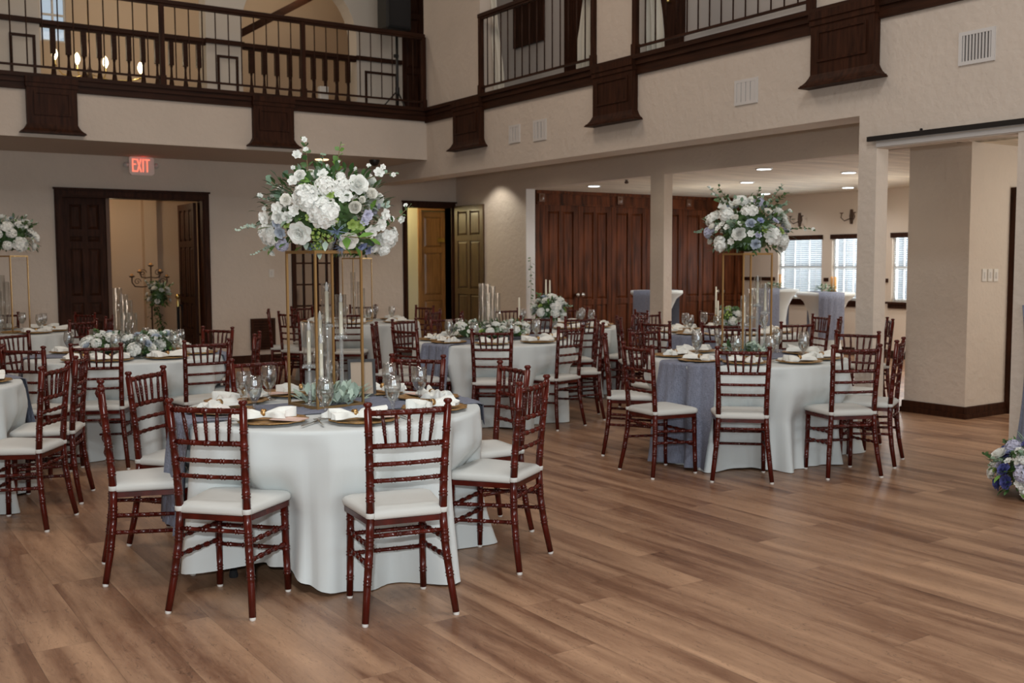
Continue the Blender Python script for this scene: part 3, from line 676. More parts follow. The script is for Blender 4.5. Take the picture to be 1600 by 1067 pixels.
for px, py, l in ((1250, 343, 'dark scrolled wall sconce behind the tall right flowers'), (1331, 338, 'dark scrolled wall sconce beside the square pillar')):
    q = PX(px, py, XW); r = empty('wall_sconce', q); m = MB(); m.prism([(-.02, -.11), (.02, -.11), (.035, 0), (.02, .12), (-.02, .12), (-.035, 0)], 0, .02, Matrix.Rotation(-PI/2, 4, 'Y') @ Matrix.Rotation(PI/2, 4, 'Z'))
    m.build('backplate', IRON, r)
    for s_ in (-1, 1):
        m = MB(); m.tube([(-.02, 0, -.03), (-.08, s_*.08, -.07), (-.10, s_*.13, -.02), (-.10, s_*.12, .04)], .009, 6); m.lathe([(0, .04), (.03, .05), (.03, .06)], 8, ox=-.10, oy=s_*.12); m.build('arm', IRON, r)
    tag(r, l, 'sconce')
# ================================================================= furniture
# ---- chair
def ringed(path, radii, rings, n=10, amp=.0035):
    # tube along a path (list of points) with double bamboo rings at the path fractions given
    pts = [Vector(p) for p in path]; seg = [0]
    for a, b in zip(pts[:-1], pts[1:]): seg.append(seg[-1]+(b-a).length)
    T = seg[-1]
    def at(d):
        for k in range(len(pts)-1):
            if d <= seg[k+1]+1e-9:
                f_ = (d-seg[k])/max(1e-9, seg[k+1]-seg[k]); return pts[k].lerp(pts[k+1], f_), radii[k]*(1-f_)+radii[k+1]*f_
        return pts[-1], radii[-1]
    ds = set(seg)
    bumps = {}
    for rg in rings:
        c = rg*T
        for o in (-.009, .005):
            for dd, h in ((0, 0), (.002, amp), (.0045, 0)):
                d = c+o+dd
                if 0 < d < T: bumps[round(d, 5)] = h
    al = sorted(set([round(d, 5) for d in ds]) | set(bumps))
    P, R = [], []
    for d in al:
        p, r_ = at(d); P.append(p); R.append(r_+bumps.get(d, 0))
    return MB().tube(P, R, n)
def build_chair(name='banquet_chair'):
    r = empty(name)
    for s in (-1, 1):
        path = [(s*.198, -.205, .012), (s*.182, -.180, .15), (s*.166, -.162, .30), (s*.158, -.157, .44), (s*.160, -.168, .60), (s*.166, -.183, .76), (s*.172, -.196, .902)]
        hs = [.17, .245, .325, .36, .53, .598, .668, .745, .82]
        L_ = .93; rings = [(h)/.925 for h in hs]
        m = ringed(path, [.0150, .0165, .0180, .0180, .0175, .0165, .0165], rings)
        m.lathe([(.0165, -.002), (.0125, .004), (.0125, .010), (.019, .016), (.0195, .022), (.014, .029), (0, .031)], 10, Matrix.Translation((s*.172, -.196, .902)))
        m.build('back_post', CHERRY, r)
        MB().lathe([(.012, 0), (.014, .004), (.013, .014)], 10, Matrix.Translation((s*.199, -.206, 0))).build('foot_glide', PLAST, r)
        path = [(s*.172, .188, .012), (s*.168, .182, .22), (s*.165, .178, .425)]
        ringed(path, [.0150, .0165, .0175], [.2, .47, .70, .86]).build('front_leg', CHERRY, r)
        MB().lathe([(.012, 0), (.014, .004), (.013, .014)], 10, Matrix.Translation((s*.172, .188, 0))).build('foot_glide', PLAST, r)
        # stretchers at the sides
        for z in (.325, .245):
            ringed([(s*(.169 if z > .3 else .173), -.165-.01*(z < .3), z), (s*.168, .182, z-.02)], [.0095, .0095], [.1, .3, .5, .7, .9], 8, .003).build('stretcher', CHERRY, r)
        MB().lathe([(.0195, -.011), (.0215, -.008), (.0215, .008), (.0195, .011)], 10, Matrix.Translation((s*.158, -.158, .452))).build('seat_tie', CUSH, r)
    ringed([(-.165, -.166, .365), (.165, -.166, .365)], [.0095, .0095], [.15, .38, .62, .85], 8, .003).build('stretcher', CHERRY, r)
    for z in (.295, .205): ringed([(-.167, .182, z), (.167, .182, z)], [.0095, .0095], [.15, .38, .62, .85], 8, .003).build('stretcher', CHERRY, r)
    for z, hx, y, rr in ((.885, .170, -.195, .0125), (.745, .164, -.182, .0115), (.668, .162, -.175, .0095), (.598, .160, -.168, .0095)):
        path = [(-hx, y, z), (-hx*.5, y-.010, z), (0, y-.014, z), (hx*.5, y-.010, z), (hx, y, z)]
        ringed(path, [rr]*5, [.12, .30, .5, .70, .88], 8, .003).build('back_rail', CHERRY, r)
    for k in range(5):
        u = (k-2)/2; xt, xb = u*.112, u*.094
        yt, yb = -.195-.012*(1-u*u), -.182-.012*(1-u*u)
        ringed([(xt, yt, .884), (xt*.6+xb*.4, yt*.6+yb*.4, .835), (xb, yb, .747)], [.0062, .0085, .0062], [.42, .62], 7, .0028).build('spindle', CHERRY, r)
    def outline(wr, wf, y0, y1, n=5):
        pts = []; c = .05
        for (x, y, a0) in ((wf-c, y1-c, 0), (-wf+c, y1-c, 90), (-wr+c*.6, y0+c*.6, 180), (wr-c*.6, y0+c*.6, 270)):
            cc = c if y > 0 else c*.6
            for k in range(n+1):
                a = math.radians(a0+90*k/n); pts.append((x+cc*math.cos(a), y+cc*math.sin(a)))
        return pts
    o = outline(.172, .205, -.172, .205)
    m = MB(); m.prism([(x*.97, y*.97) for x, y in o], .408, .432); m.build('seat_frame', CHERRY, r)
    P = []
    for f_, z in ((.93, .432), (.99, .436), (1.0, .445), (1.0, .457), (.97, .466), (.90, .473), (.6, .479), (.25, .481), (0, .482)): P.append([Vector((x*f_, y*f_, z)) for x, y in o])
    MB().grid(P, True, True).build('cushion', CUSH, r)
    return r
PROTO = build_chair()
used = [False]
def chair(mx, my, ang, lab, grp=None):
    """mx,my: point below the middle of the top rail; ang: facing direction in radians"""
    global PROTO
    if not used[0]: c = PROTO; used[0] = True
    else: c = copy_tree(PROTO)
    d = Vector((math.cos(ang), math.sin(ang)))
    c.location = (mx+d.x*.196, my+d.y*.196, 0); c.rotation_euler = (0, 0, ang-PI/2)
    tag(c, lab, 'chair', 'cherry wood chairs around the round tables'); c['group'] = 'cherry wood chairs around the round tables'
    return c
# ---- tablecloth
def foldf(seed):
    rg = random.Random(seed); n = [rg.randint(9, 13), rg.randint(15, 19), rg.randint(23, 29), rg.randint(4, 6)]; ph = [rg.uniform(0, 6.28) for _ in n]
    def f(th, d):   # d: 0 at the rim, 1 at the hem
        w_ = .55*math.sin(n[0]*th+ph[0]+.5*math.sin(3*th+ph[2])) + .42*math.sin(n[1]*th+ph[1]+d*.6) + .28*math.sin(n[2]*th+ph[2]+.8*math.sin(2*th)) + .30*math.sin(n[3]*th+ph[3])
        w_ = w_ + .55*(abs(math.sin(n[0]*.5*th+ph[3]))**.6-.6)+.35*(abs(math.sin(n[1]*.5*th+ph[0]))**.5-.65)
        return (.004+.082*d**.75)*w_+.024*d**4*math.sin(round(n[1]*1.5)*th+ph[1])
    return f
def cloth_r(R, f, z, th, flare=.05):
    d = max(0, min(1, (.755-z)/.755)); return R + .008 + flare*d**1.3 + f(th, d)
def tablecloth(c, R, seed, lab, corners=(), n=240, flare=.05, dents=(), lift=None):
    f = foldf(seed); P = []
    rows = [(0, .7570), (R*.5, .7572), (R*.92, .7570), (R-.012, .7565), (R, .7535), (R+.006, .745), (R+.008, .735)]
    for rr, z in rows: P.append([Vector((rr*math.cos(2*PI*k/n), rr*math.sin(2*PI*k/n), z)) for k in range(n)])
    for i in range(1, 19):
        z = .735-(.735-.004)*i/18
        row = []
        for k in range(n):
            th = 2*PI*k/n; rr = cloth_r(R, f, z, th, flare); d = 1-z/.735; zz = z
            for ca, cl, cw in corners:
                q = (th-ca+PI) % (2*PI)-PI; rr += cl*d**2.2*math.exp(-(q/cw)**2)
            for da, dl in dents:
                q = (th-da+PI) % (2*PI)-PI; wq = math.exp(-(q/.31)**4); k5 = .6*wq*max(0, min(1, (d-.15)*3)); rr = rr*(1-k5)+(R+.012)*k5; rr -= dl*max(0, min(1, (d-.20)/.30))*wq
            if lift and i > 9:
                q = (th-lift[0]+PI) % (2*PI)-PI; zz += lift[2]*((i-9)/9)*math.exp(-(q/lift[1])**4)
            if i == 18: zz += .012*max(0, math.sin(5*th+seed))
            row.append(Vector((rr*math.cos(th), rr*math.sin(th), zz)))
        P.append(row)
    o = MB().grid(P, True, True).build('tablecloth', CLOTH, None, (c[0], c[1], 0)); tag(o, lab, 'tablecloth', None)
    return f
def cross_runner(c, R, f, ang, halfw, lab, drop1=.6, drop2=.6, flare=.05):
    """gauze strip across the table centre along ang, hanging down at both ends"""
    ca, sa = math.cos(ang), math.sin(ang); P = []; nt = 22
    S = []; 
    for e in range(15, 0, -1): S.append((-1, drop1*e/15))
    S += [(-1, .022), (-1, .008)]
    for k in range(-12, 13): S.append((0, k/12))
    S += [(1, .008), (1, .022)]
    for e in range(1, 16): S.append((1, drop2*e/15))
    rg = random.Random(int(ang*100)+int(c[0]*10))
    for side, e in S:
        row = []
        for j in range(nt+1):
            t_ = (j/nt*2-1)*halfw*(1+.06*math.sin(e*5)); se = math.sqrt(max(.01, R*R-t_*t_)); wz = .0022*math.sin(j*2.3+e*4)+.0022*math.sin(j*1.1-e*9)
            if side == 0:
                s_ = e*(se-.004); row.append((s_, t_, .7630+wz))
            else:
                z = .7625-e
                th = math.atan2(t_, side*se); rr = cloth_r(R, f, z, th+ang, flare)+.014+wz*2.5+.012*min(1, e*3)
                row.append((rr*math.cos(th), rr*math.sin(th)*(1-.12*e), z))
        P.append([Vector((x*ca-y*sa, x*sa+y*ca, z)) for x, y, z in row])
    o = MB().grid(P).build('table_runner', RUN, None, (c[0], c[1], 0)); return tag(o, lab, 'table runner')
# ---- place setting pieces
def scallop(n=72):
    P = []
    for r_, z in ((0, .006), (.10, .006), (.125, .009), (.150, .014), (.165, .016), (.163, .011), (.12, .002), (.09, 0)):
        row = []
        for k in range(n):
            th = 2*PI*k/n; q = r_*(1+.035*math.sin(12*th)*(r_ > .14)) if r_ else 0
            row.append(Vector((q*math.cos(th), q*math.sin(th), z)))
        P.append(row)
    return MB().grid(P, True, True)
CH_ME = scallop().mesh('charger', CHARG)
def napkin_mesh(seed):
    rg = random.Random(seed); nu, nv = 30, 20; top, bot = [], []
    a0, a1 = rg.uniform(.070, .095), rg.uniform(.045, .070); ph = rg.uniform(0, 6); h0, h1 = rg.uniform(.028, .045), rg.uniform(.020, .035)
    for i in range(nu+1):
        u = i/nu*2-1; left = u < 0; g = abs(u)
        xb_ = (.125 if left else .120)*u; wd = .012+(a0 if left else a1)*g**.75; hh = .022+(h0 if left else h1)*g*(1-.55*g); yo_ = .018*math.sin(u*2.2+ph)*g
        row = []
        for j in range(nv+1):
            v = j/nv*2-1; fold = math.sin(v*7.5+ph+u*1.2)*.5+math.sin(v*13+ph*2-u)*.22
            h = max(.003, hh*(1-v*v)**.5*(.80+.75*fold*min(1, g*2))+.004)
            e = .016*fold*g+.014*math.cos(v*2+ph)*g
            x = xb_*(1-.22*abs(v)**2*g)+.022*g*g*math.sin(v*4.3+ph*1.7)+.010*g*math.sin(v*11+ph)
            row.append(Vector((x, yo_+v*wd+.008*math.sin(u*7+ph), h)))
        top.append(row)
    for r_ in top: bot.append([Vector((p.x, p.y*.96, .0018)) for p in r_])
    m = MB().grid(top).grid([list(reversed(r_)) for r_ in bot])
    for k in (0, nv): m.add([r_[k] for r_ in top]+[r_[k] for r_ in bot], [(i, i+1, nu+2+i, nu+1+i) for i in range(nu)], True)
    for k in (0, nu): m.add(top[k]+bot[k], [(i, i+1, nv+2+i, nv+1+i) for i in range(nv)], True)
    return m
NAPS = [napkin_mesh(k).mesh('napkin', NAPK) for k in range(5)]
RING_ME = MB().lathe([(.020, -.012), (.0225, -.010), (.0225, .010), (.020, .012), (.019, 0), (.020, -.012)], 16, Matrix.Translation((.0, 0, .022)) @ Matrix.Diagonal((.9, .85, .8, 1)) @ Matrix.Rotation(PI/2, 4, 'Y')).mesh('napkin_ring', GOLD)
gob = [(0, .002), (.030, .003), (.034, .006), (.012, .011), (.006, .022), (.006, .034), (.010, .042), (.008, .052), (.017, .064), (.030, .085), (.037, .110), (.038, .135), (.034, .160), (.0315, .178), (.0305, .178), (.033, .160), (.0365, .135), (.0355, .111), (.029, .087), (.014, .067), (0, .062)]
gob = [(a_*1.08, b_*1.06) for a_, b_ in gob]
GOB_ME = MB().lathe(gob, 24).mesh('goblet', GOBG)
WAT_ME = MB().lathe([(0, .064), (.013, .067), (.028, .087), (.0360, .116), (.0368, .122), (0, .122)], 16).mesh('water', WATER)
MENU_ME = MB().box(-.05, .05, -.075, .075, 0, .003).mesh('menu_card', PINK)
def fork_mesh():
    m = MB(); m.grid([[Vector((x, y, z)) for x in (-w_, w_)] for y, w_, z in ((-.10, .004, .004), (-.09, .007, .004), (-.02, .0035, .006), (.04, .003, .010), (.055, .010, .008), (.065, .0115, .006))], False)
    for k in range(4): x = -.009+.006*k; m.box(x-.0014, x+.0014, .065, .105, .005, .007)
    return m
FORK_ME = fork_mesh().mesh('fork', SILVER)
KNIFE_ME = MB().box(-.005, .005, -.11, 0, .002, .006).add([Vector(p) for p in ((-.006, 0, .003), (.008, 0, .003), (.009, .06, .003), (-.002, .105, .003), (-.006, .08, .003), (-.006, 0, .005), (.006, 0, .005), (.006, .06, .005), (-.003, .10, .005), (-.006, .08, .005))], [(4, 3, 2, 1, 0), (5, 6, 7, 8, 9), (0, 1, 6, 5), (1, 2, 7, 6), (2, 3, 8, 7), (3, 4, 9, 8), (4, 0, 5, 9)]).mesh('knife', SILVER)
POSN = ['front', 'front right', 'right', 'back right', 'back', 'back left', 'left', 'front left']
def sector(c, p):
    """0..8 clockwise-from-the-viewer position of p around table c, 0 = nearest the viewer"""
    v = Vector((c[0], c[1])).normalized(); side = Vector((v.y, -v.x)); d = Vector((p[0]-c[0], p[1]-c[1]))
    return (math.atan2(d.dot(side), -d.dot(v)) % (2*PI))/(PI/4)
def posnames(c, pts):
    order = sorted(range(len(pts)), key=lambda i: sector(c, pts[i])); best = None; n = len(pts)
    out = {}
    if n <= 8:
        import itertools
        for comb in itertools.combinations(range(8), n):
            for sh in range(n):
                cost = 0
                for k, i in enumerate(order):
                    s_ = comb[(k+sh) % n]; q = abs((sector(c, pts[i])-s_+4) % 8-4); cost += q*q
                if best is None or cost < best[0]: best = (cost, comb, sh)
        for k, i in enumerate(order): out[i] = POSN[best[1][(k+best[2]) % n]]
    return [out[i] for i in range(n)]
def setting(c, R, ang, pos, tname, rich=0, seed=0, goblet=True):
    rg = random.Random(seed); rr = R-.205; x, y = c[0]+rr*math.cos(ang), c[1]+rr*math.sin(ang)
    o = mobj('charger_plate', CH_ME, None, (x, y, .7625)); o.rotation_euler = (0, 0, rg.uniform(0, 1)); tag(o, 'gold charger plate, %s seat of %s' % (pos, tname), 'plate'); o['group'] = 'gold charger plates'
    if rich:
        o = mobj('menu_card', MENU_ME, None, (x+.05*math.cos(ang+1.6), y+.05*math.sin(ang+1.6), .779)); o.rotation_euler = (0, 0, ang+rg.uniform(-.3, .3)); o.location.x += .04*math.cos(ang+1.6); o.location.y += .04*math.sin(ang+1.6); tag(o, 'blush menu card, %s plate of %s' % (pos, tname), 'card'); o['group'] = 'menu cards'
        for nm, me, off in (('fork', FORK_ME, -.205), ('knife', KNIFE_ME, .20)):
            a = ang+off/rr*1.0; o = mobj(nm, me, None, (c[0]+(rr+.02)*math.cos(a), c[1]+(rr+.02)*math.sin(a), .7635)); o.rotation_euler = (0, 0, ang+PI/2+rg.uniform(-.15, .15)); tag(o, 'silver %s lying beside the %s plate of %s' % (nm, pos, tname), nm); o['group'] = 'cutlery on the nearest table'
    sh_ = .045 if rich else 0; o = mobj('napkin', NAPS[rg.randint(0, 4)], None, (x-sh_*math.cos(ang+1.6), y-sh_*math.sin(ang+1.6), .778 if not rich else .782)); o.rotation_euler = (0, 0, ang+PI/2+rg.uniform(-.7, .5)+(PI if rg.random() < .5 else 0))
    mobj('napkin_ring', RING_ME, o); tag(o, 'napkin in gold ring, %s plate of %s' % (pos, tname), 'napkin'); o['group'] = 'cream napkins in gold rings'
    if goblet:
        a = ang+.42+rg.uniform(-.07, .07); g_ = R-.33+rg.uniform(-.02, .03)
        o = mobj('water_goblet', GOB_ME, None, (c[0]+g_*math.cos(a), c[1]+g_*math.sin(a), .7640)); mobj('water', WAT_ME, o)
        tag(o, 'water goblet by the %s plate of %s' % (pos, tname), 'goblet'); o['group'] = 'water goblets'
# ---- flowers
def petal(m, M, L, W, cup, ruf, rg, n=4):
    P = []
    for i in range(n+1):
        u = i/n; wd = W*math.sin(min(1, u*1.15+.12)*PI*.62)**.8*(1 if u < 1 else .72); row = []
        for j in range(3+1):
            v = j/3*2-1
            row.append(M @ Vector((v*wd*.5, L*u*(1-.12*v*v), cup*u*u+ .10*L*v*v + ruf*rg.uniform(-1, 1)*u)))
        P.append(row)
    m.grid(P)
def bloom(seed, rings, mat_, name, centre=None):
    """rings: (n, L, W, tilt, cup, ruffle); unit radius, facing +Z"""
    rg = random.Random(seed); m = MB()
    for ri, (n, L_, W_, tilt, cup, ruf) in enumerate(rings):
        for k in range(n):
            a = 2*PI*(k+.37*ri)/n+rg.uniform(-.15, .15)
            M = Matrix.Rotation(a, 4, 'Z') @ Matrix.Translation((0, .03, .05*ri)) @ Matrix.Rotation(tilt+rg.uniform(-.08, .08), 4, 'X')
            petal(m, M, L_, W_, cup, ruf, rg)
    return m.mesh(name, mat_)
peo = [(9, 1.0, .70, .12, .14, .07), (9, .94, .66, .38, .16, .08), (9, .84, .60, .62, .16, .09), (9, .72, .52, .85, .14, .09), (8, .58, .42, 1.05, .10, .09), (7, .42, .32, 1.25, .05, .07)]
def ruffle(seed, mat_, name, nn=120):
    # a full round head of small frilled petals, outer guard petals first
    rg = random.Random(seed); m = MB()
    for k in range(8):
        a = 2*PI*k/8+rg.uniform(-.15, .15); M = Matrix.Rotation(a, 4, 'Z') @ Matrix.Translation((0, .12, -.12)) @ Matrix.Rotation(.18+rg.uniform(-.1, .1), 4, 'X'); petal(m, M, .88, .70, .12, .05, rg)
    for k in range(nn):
        z = 1-.95*(k+.5)/nn; a = k*2.39996+rg.uniform(-.3, .3); s_ = math.sqrt(max(0, 1-z*z)); d = Vector((s_*math.cos(a), s_*math.sin(a), z))
        t_ = Vector((rg.uniform(-1, 1), rg.uniform(-1, 1), rg.uniform(-1, 1))); u = (t_-d*t_.dot(d)).normalized(); L_ = rg.uniform(.30, .42)
        q = (u*.75+d*rg.uniform(.25, .95)).normalized(); nrm = (d-q*d.dot(q)).normalized(); sd = q.cross(nrm)
        c_ = Vector((d.x*.80, d.y*.80, d.z*.50-.05))-u*L_*.45
        M = Matrix(((sd.x, q.x, nrm.x, c_.x), (sd.y, q.y, nrm.y, c_.y), (sd.z, q.z, nrm.z, c_.z), (0, 0, 0, 1)))
        petal(m, M, L_, rg.uniform(.34, .46), -.05, .06, rg, 3)
    P = []
    for i_ in range(6):
        t = PI*.5*i_/5; P.append([Vector((.72*math.sin(t)*math.cos(2*PI*q/12), .72*math.sin(t)*math.sin(2*PI*q/12), .42*math.cos(t)-.10)) for q in range(12)])
    m.grid(P, True, True)
    return m.mesh(name, mat_)
ran = [(7, .92, .9, .5, .35, .01), (7, .85, .85, .80, .32, .01), (7, .78, .75, 1.0, .25, .01), (6, .66, .65, 1.15, .18, .01), (6, .52, .5, 1.3, .1, .01), (5, .36, .4, 1.45, .05, .01)]
ros = [(7, 1.0, .85, .22, .08, .03), (7, .90, .78, .50, .16, .03), (6, .78, .7, .78, .18, .03), (6, .65, .6, 1.0, .15, .02), (5, .50, .5, 1.2, .1, .02), (4, .34, .35, 1.4, .05, .02)]
sml = [(6, 1.0, .80, .15, .12, .08), (5, .62, .55, .75, .08, .06), (3, .3, .3, 1.2, 0, .03)]
FL = {'peony': [ruffle(k, WHITEP, 'peony') for k in range(4)], 'ranunculus': [bloom(9+k, ran, CREAMP, 'ranunculus') for k in range(2)],
      'rose': [bloom(20+k, ros, WHITEP, 'rose') for k in range(3)], 'creamrose': [bloom(30, ros, CREAMP, 'rose')],
      'blossom': [bloom(40+k, sml, WHITEP, 'blossom') for k in range(3)], 'blue': [bloom(50+k, sml, BLUEP, 'blue_blossom') for k in range(2)], 'deepblue': [bloom(56, ros, DBLUE, 'blue_anemone')],
      'lilac': [bloom(60+k, sml, LILP, 'lilac_blossom') for k in range(2)], 'pale': [bloom(65, ros, PALEB, 'pale_blue_bloom')], 'lime': [bloom(70, sml, GREENF, 'lime_bloom')]}
def cluster(seed, mat_, name, nn=46):
    rg = random.Random(seed); m = MB()
    for k in range(nn):
        z = 1-1.3*(k+.5)/nn; a = k*2.4; s_ = math.sqrt(max(0, 1-z*z)); d = Vector((s_*math.cos(a), s_*math.sin(a), z))
        M = Matrix.Translation(d*rg.uniform(.68, .84)) @ d.to_track_quat('Z', 'Y').to_matrix().to_4x4() @ Matrix.Rotation(rg.uniform(0, 3), 4, 'Z')
        for q in range(4):
            petal(m, M @ Matrix.Rotation(q*PI/2, 4, 'Z') @ Matrix.Rotation(.2, 4, 'X'), .27, .30, .03, .02, rg, 2)
    return m.mesh(name, mat_)
FL['hydrangea'] = [cluster(1, WHITEP, 'hydrangea'), cluster(2, WHITEP, 'hydrangea')]; FL['bluehyd'] = [cluster(3, LILP, 'blue_hydrangea')]; FL['limecl'] = [cluster(4, GREENF, 'lime_hydrangea', 16)]
def thistle():
    rg = random.Random(5); m = MB()
    for k in range(26):
        a = rg.uniform(0, 6.28); t_ = rg.uniform(-.2, .7) if k > 8 else 1.2
        d = Vector((math.cos(a)*math.cos(t_), math.sin(a)*math.cos(t_), math.sin(t_))); m.tube([d*.1, d*rg.uniform(.8, 1.15) if k > 8 else d*.5], [.06, .005], 4)
    return m.mesh('thistle', mat('thistle_blue', (.24, .32, .47), .6))
FL['thistle'] = [thistle()]
KINDN = {'creamrose': 'rose', 'blue': 'blue_blossom', 'deepblue': 'blue_anemone', 'lilac': 'lilac_blossom', 'pale': 'pale_blue_bloom', 'lime': 'lime_bloom', 'bluehyd': 'blue_hydrangea', 'limecl': 'lime_hydrangea'}
def put(parent, kind, loc, nrm, r_, rg):
    o = mobj(KINDN.get(kind, kind), rg.choice(FL[kind]), parent, loc)
    q = Vector(nrm).normalized().to_track_quat('Z', 'Y') @ Matrix.Rotation(rg.uniform(0, 6.28), 3, 'Z').to_quaternion()
    o.rotation_mode = 'QUATERNION'; o.rotation_quaternion = q; o.scale = (r_, r_, r_); return o
def sprig(parent, a, b, sag, n, L_, W_, matl, name='greenery_sprig', buds=None, rg=random, round_=False):
    a, b = Vector(a), Vector(b); m = MB(); mid = (a+b)/2+Vector((0, 0, sag)); pts = [a.lerp(mid, t).lerp(mid.lerp(b, t), t) for t in [k/8 for k in range(9)]]
    m.tube(pts, [.0028]*5+[.002]*4, 5)
    o = m.build(name, STEM, parent); lm = MB(); d0_ = (b-a).normalized()
    for k in range(n):
        t = .15+.85*k/(n-1); i = min(7, int(t*8)); p = pts[i].lerp(pts[i+1], t*8-i); d = (pts[i+1]-pts[i]).normalized()
        for s_ in (-1, 1):
            sd = d.cross(Vector((rg.uniform(-.6, .6), rg.uniform(-.6, .6), 1))).normalized()*s_
            dd = (sd+d*.55+Vector((0, 0, rg.uniform(-.2, .3)))).normalized()
            lm.leaf(p, dd, (Vector((rg.uniform(-.6, .6), rg.uniform(-.6, .6), .5))-fw*.7), L_*(1.15-.5*t), W_*1.35*(1.15-.5*t), .12)
    lm.build('leaves', matl, o)
    if buds:
        for q, r_ in buds: put(o, 'blossom', q, (rg.uniform(-.5, .5)-.5, rg.uniform(-.5, .5)-.7, .3), r_, rg)
    return o
def foliage(parent, cx, a, c, n, L_, matl, rg, zlow=-.5, name='foliage'):
    m = MB()
    for k in range(n):
        d = Vector((rg.gauss(0, 1), rg.gauss(0, 1), rg.gauss(0, 1))).normalized()
        if d.z < zlow: d.z = zlow*rg.random()
        p = Vector((d.x*a, d.y*a, d.z*c))*rg.uniform(.5, .98)+Vector(cx); dd = (d+Vector((rg.uniform(-.6, .6), rg.uniform(-.6, .6), rg.uniform(-.6, .6)))).normalized()
        m.leaf(p, dd, Vector((0, 0, 1)), L_*rg.uniform(.7, 1.3), L_*.45, .15)
    return m.build(name, matl, parent)
def core(parent, cx, a, c):
    m = MB(); n = 14; P = []
    for i in range(9):
        t = PI*i/8; P.append([Vector((cx[0]+a*.62*math.sin(t)*math.cos(2*PI*k/n), cx[1]+a*.62*math.sin(t)*math.sin(2*PI*k/n), cx[2]-c*.62*math.cos(t))) for k in range(n)])
    m.grid(P, True, True); return m.build('moss_core', LEAF, parent)
def rand_arr(name, loc, a, c, zc, spec, lab, seed, leaves=160, zmin=-.45, sprigs=8, cat='flower arrangement', group=None, L_=.06, sprl=.20, base=None):
    r = empty(name, loc); rg = random.Random(seed)
    if base: base(r)
    core(r, (0, 0, zc), a, c)
    foliage(r, (0, 0, zc), a*1.05, c*1.05, leaves, L_, LEAF, rg, zmin-.15); foliage(r, (0, 0, zc), a*1.1, c*1.1, leaves//2, L_, EUC, rg, zmin-.1); foliage(r, (0, 0, zc), a, c, leaves//4, L_*1.1, BLEAF, rg, zmin-.1)
    pts = []
    tot = sum(n for _, n, _ in spec); 
    for kind, n, r_ in spec:
        for k in range(n):
            best = None
            for _ in range(14):
                d = Vector((rg.gauss(0, 1), rg.gauss(0, 1), rg.gauss(0, 1))).normalized()
                if d.z < zmin: d.z = -d.z*.6
                d.normalize(); dist = min([(d-q).length-w_*.9/a for q, w_ in pts] or [9])
                if best is None or dist > best[0]: best = (dist, d)
            d = best[1]; pts.append((d, r_)); put(r, kind, (d.x*a*.93, d.y*a*.93, zc+d.z*c*.93), (d.x/a, d.y/a, d.z/c+.5/a), r_*rg.uniform(.85, 1.12), rg)
    for k in range(sprigs):
        an = 2*PI*k/sprigs+rg.uniform(-.3, .3); el = rg.uniform(-.05, 1.1); d = Vector((math.cos(an)*math.cos(el), math.sin(an)*math.cos(el), math.sin(el)))
        p = Vector((d.x*a*.8, d.y*a*.8, zc+d.z*c*.8)); e = p+d*sprl*rg.uniform(.7, 1.3)
        sprig(r, p, e, .02, 7, L_*.75, L_*.42, EUC if k % 2 else LEAF, rg=rg, buds=[(e, .016), (e-d*.06, .014)] if k % 3 == 0 else None)
    return tag(r, lab, cat, group)
def stand(name, c, yaw, hd_, h, lab):
    """gold wire plinth: square frame, hd_ = half diagonal"""
    r = empty(name, (c[0], c[1], .7625), yaw-PI/4); s_ = hd_/math.sqrt(2); t_ = .0055
    for sx in (-1, 1):
        for sy in (-1, 1): MB().box(sx*s_-t_, sx*s_+t_, sy*s_-t_, sy*s_+t_, 0.012, h-.012).build('leg', GOLD, r)
    for nm, z in (('base_frame', 0), ('top_frame', h-.014)):
        m = MB()
        for b in ((-s_-t_, s_+t_, -s_-t_, -s_+t_), (-s_-t_, s_+t_, s_-t_, s_+t_), (-s_-t_, -s_+t_, -s_, s_), (s_-t_, s_+t_, -s_, s_)): m.box(*b, z, z+.014)
        if z: m.box(-s_, s_, -s_, s_, z+.004, z+.012)
        m.build(nm, GOLD, r)
    return tag(r, lab, 'centrepiece stand')
def candlestick(x, y, h, lab, lean=0):
    """crystal stick: h = height of the candle tip above the table"""
    r = empty('crystal_candlestick', (x, y, .7625)); cb = h-.225
    m = MB(); m.lathe([(0, 0), (.042, 0), (.045, .006), (.040, .012), (.014, .018), (.010, .03)], 14)
    m.build('base', CRYST, r)
    pr = [(.009, .03)]; z = .03
    while z < cb-.05: pr += [(.0108, z+.005), (.0108, min(cb-.03, z+.07)), (.0085, min(cb-.025, z+.075))]; z += .08
    pr.append((.010, cb-.02)); MB().lathe(pr, 8, smooth=False).build('stem', CRYST, r)
    m = MB(); m.lathe([(.010, cb-.022), (.030, cb-.016), (.034, cb-.008), (.034, cb), (.013, cb+.002), (.013, cb+.012)], 12)
    for k in range(6): a = k*PI/3; m.lathe([(0, -.009), (.006, -.005), (.006, .003), (0, .008)], 6, ox=0, oy=0, M=Matrix.Translation((.034*math.cos(a), .034*math.sin(a), cb-.012)))
    m.build('bobeche', CRYST, r)
    MB().lathe([(.011, cb), (.0105, cb+.17), (.004, cb+.178)], 12).build('candle', WAX, r)
    MB().lathe([(.007, cb+.176), (.0095, cb+.19), (.0085, cb+.203), (.003, cb+.22), (0, cb+.225)], 10).build('led_tip', BULB, r)
    MB().lathe([(.028, cb+.001), (.030, cb+.215), (.0288, cb+.215), (.0268, cb+.001)], 20).build('glass_shade', GLASS, r)
    return tag(r, lab, 'candlestick')
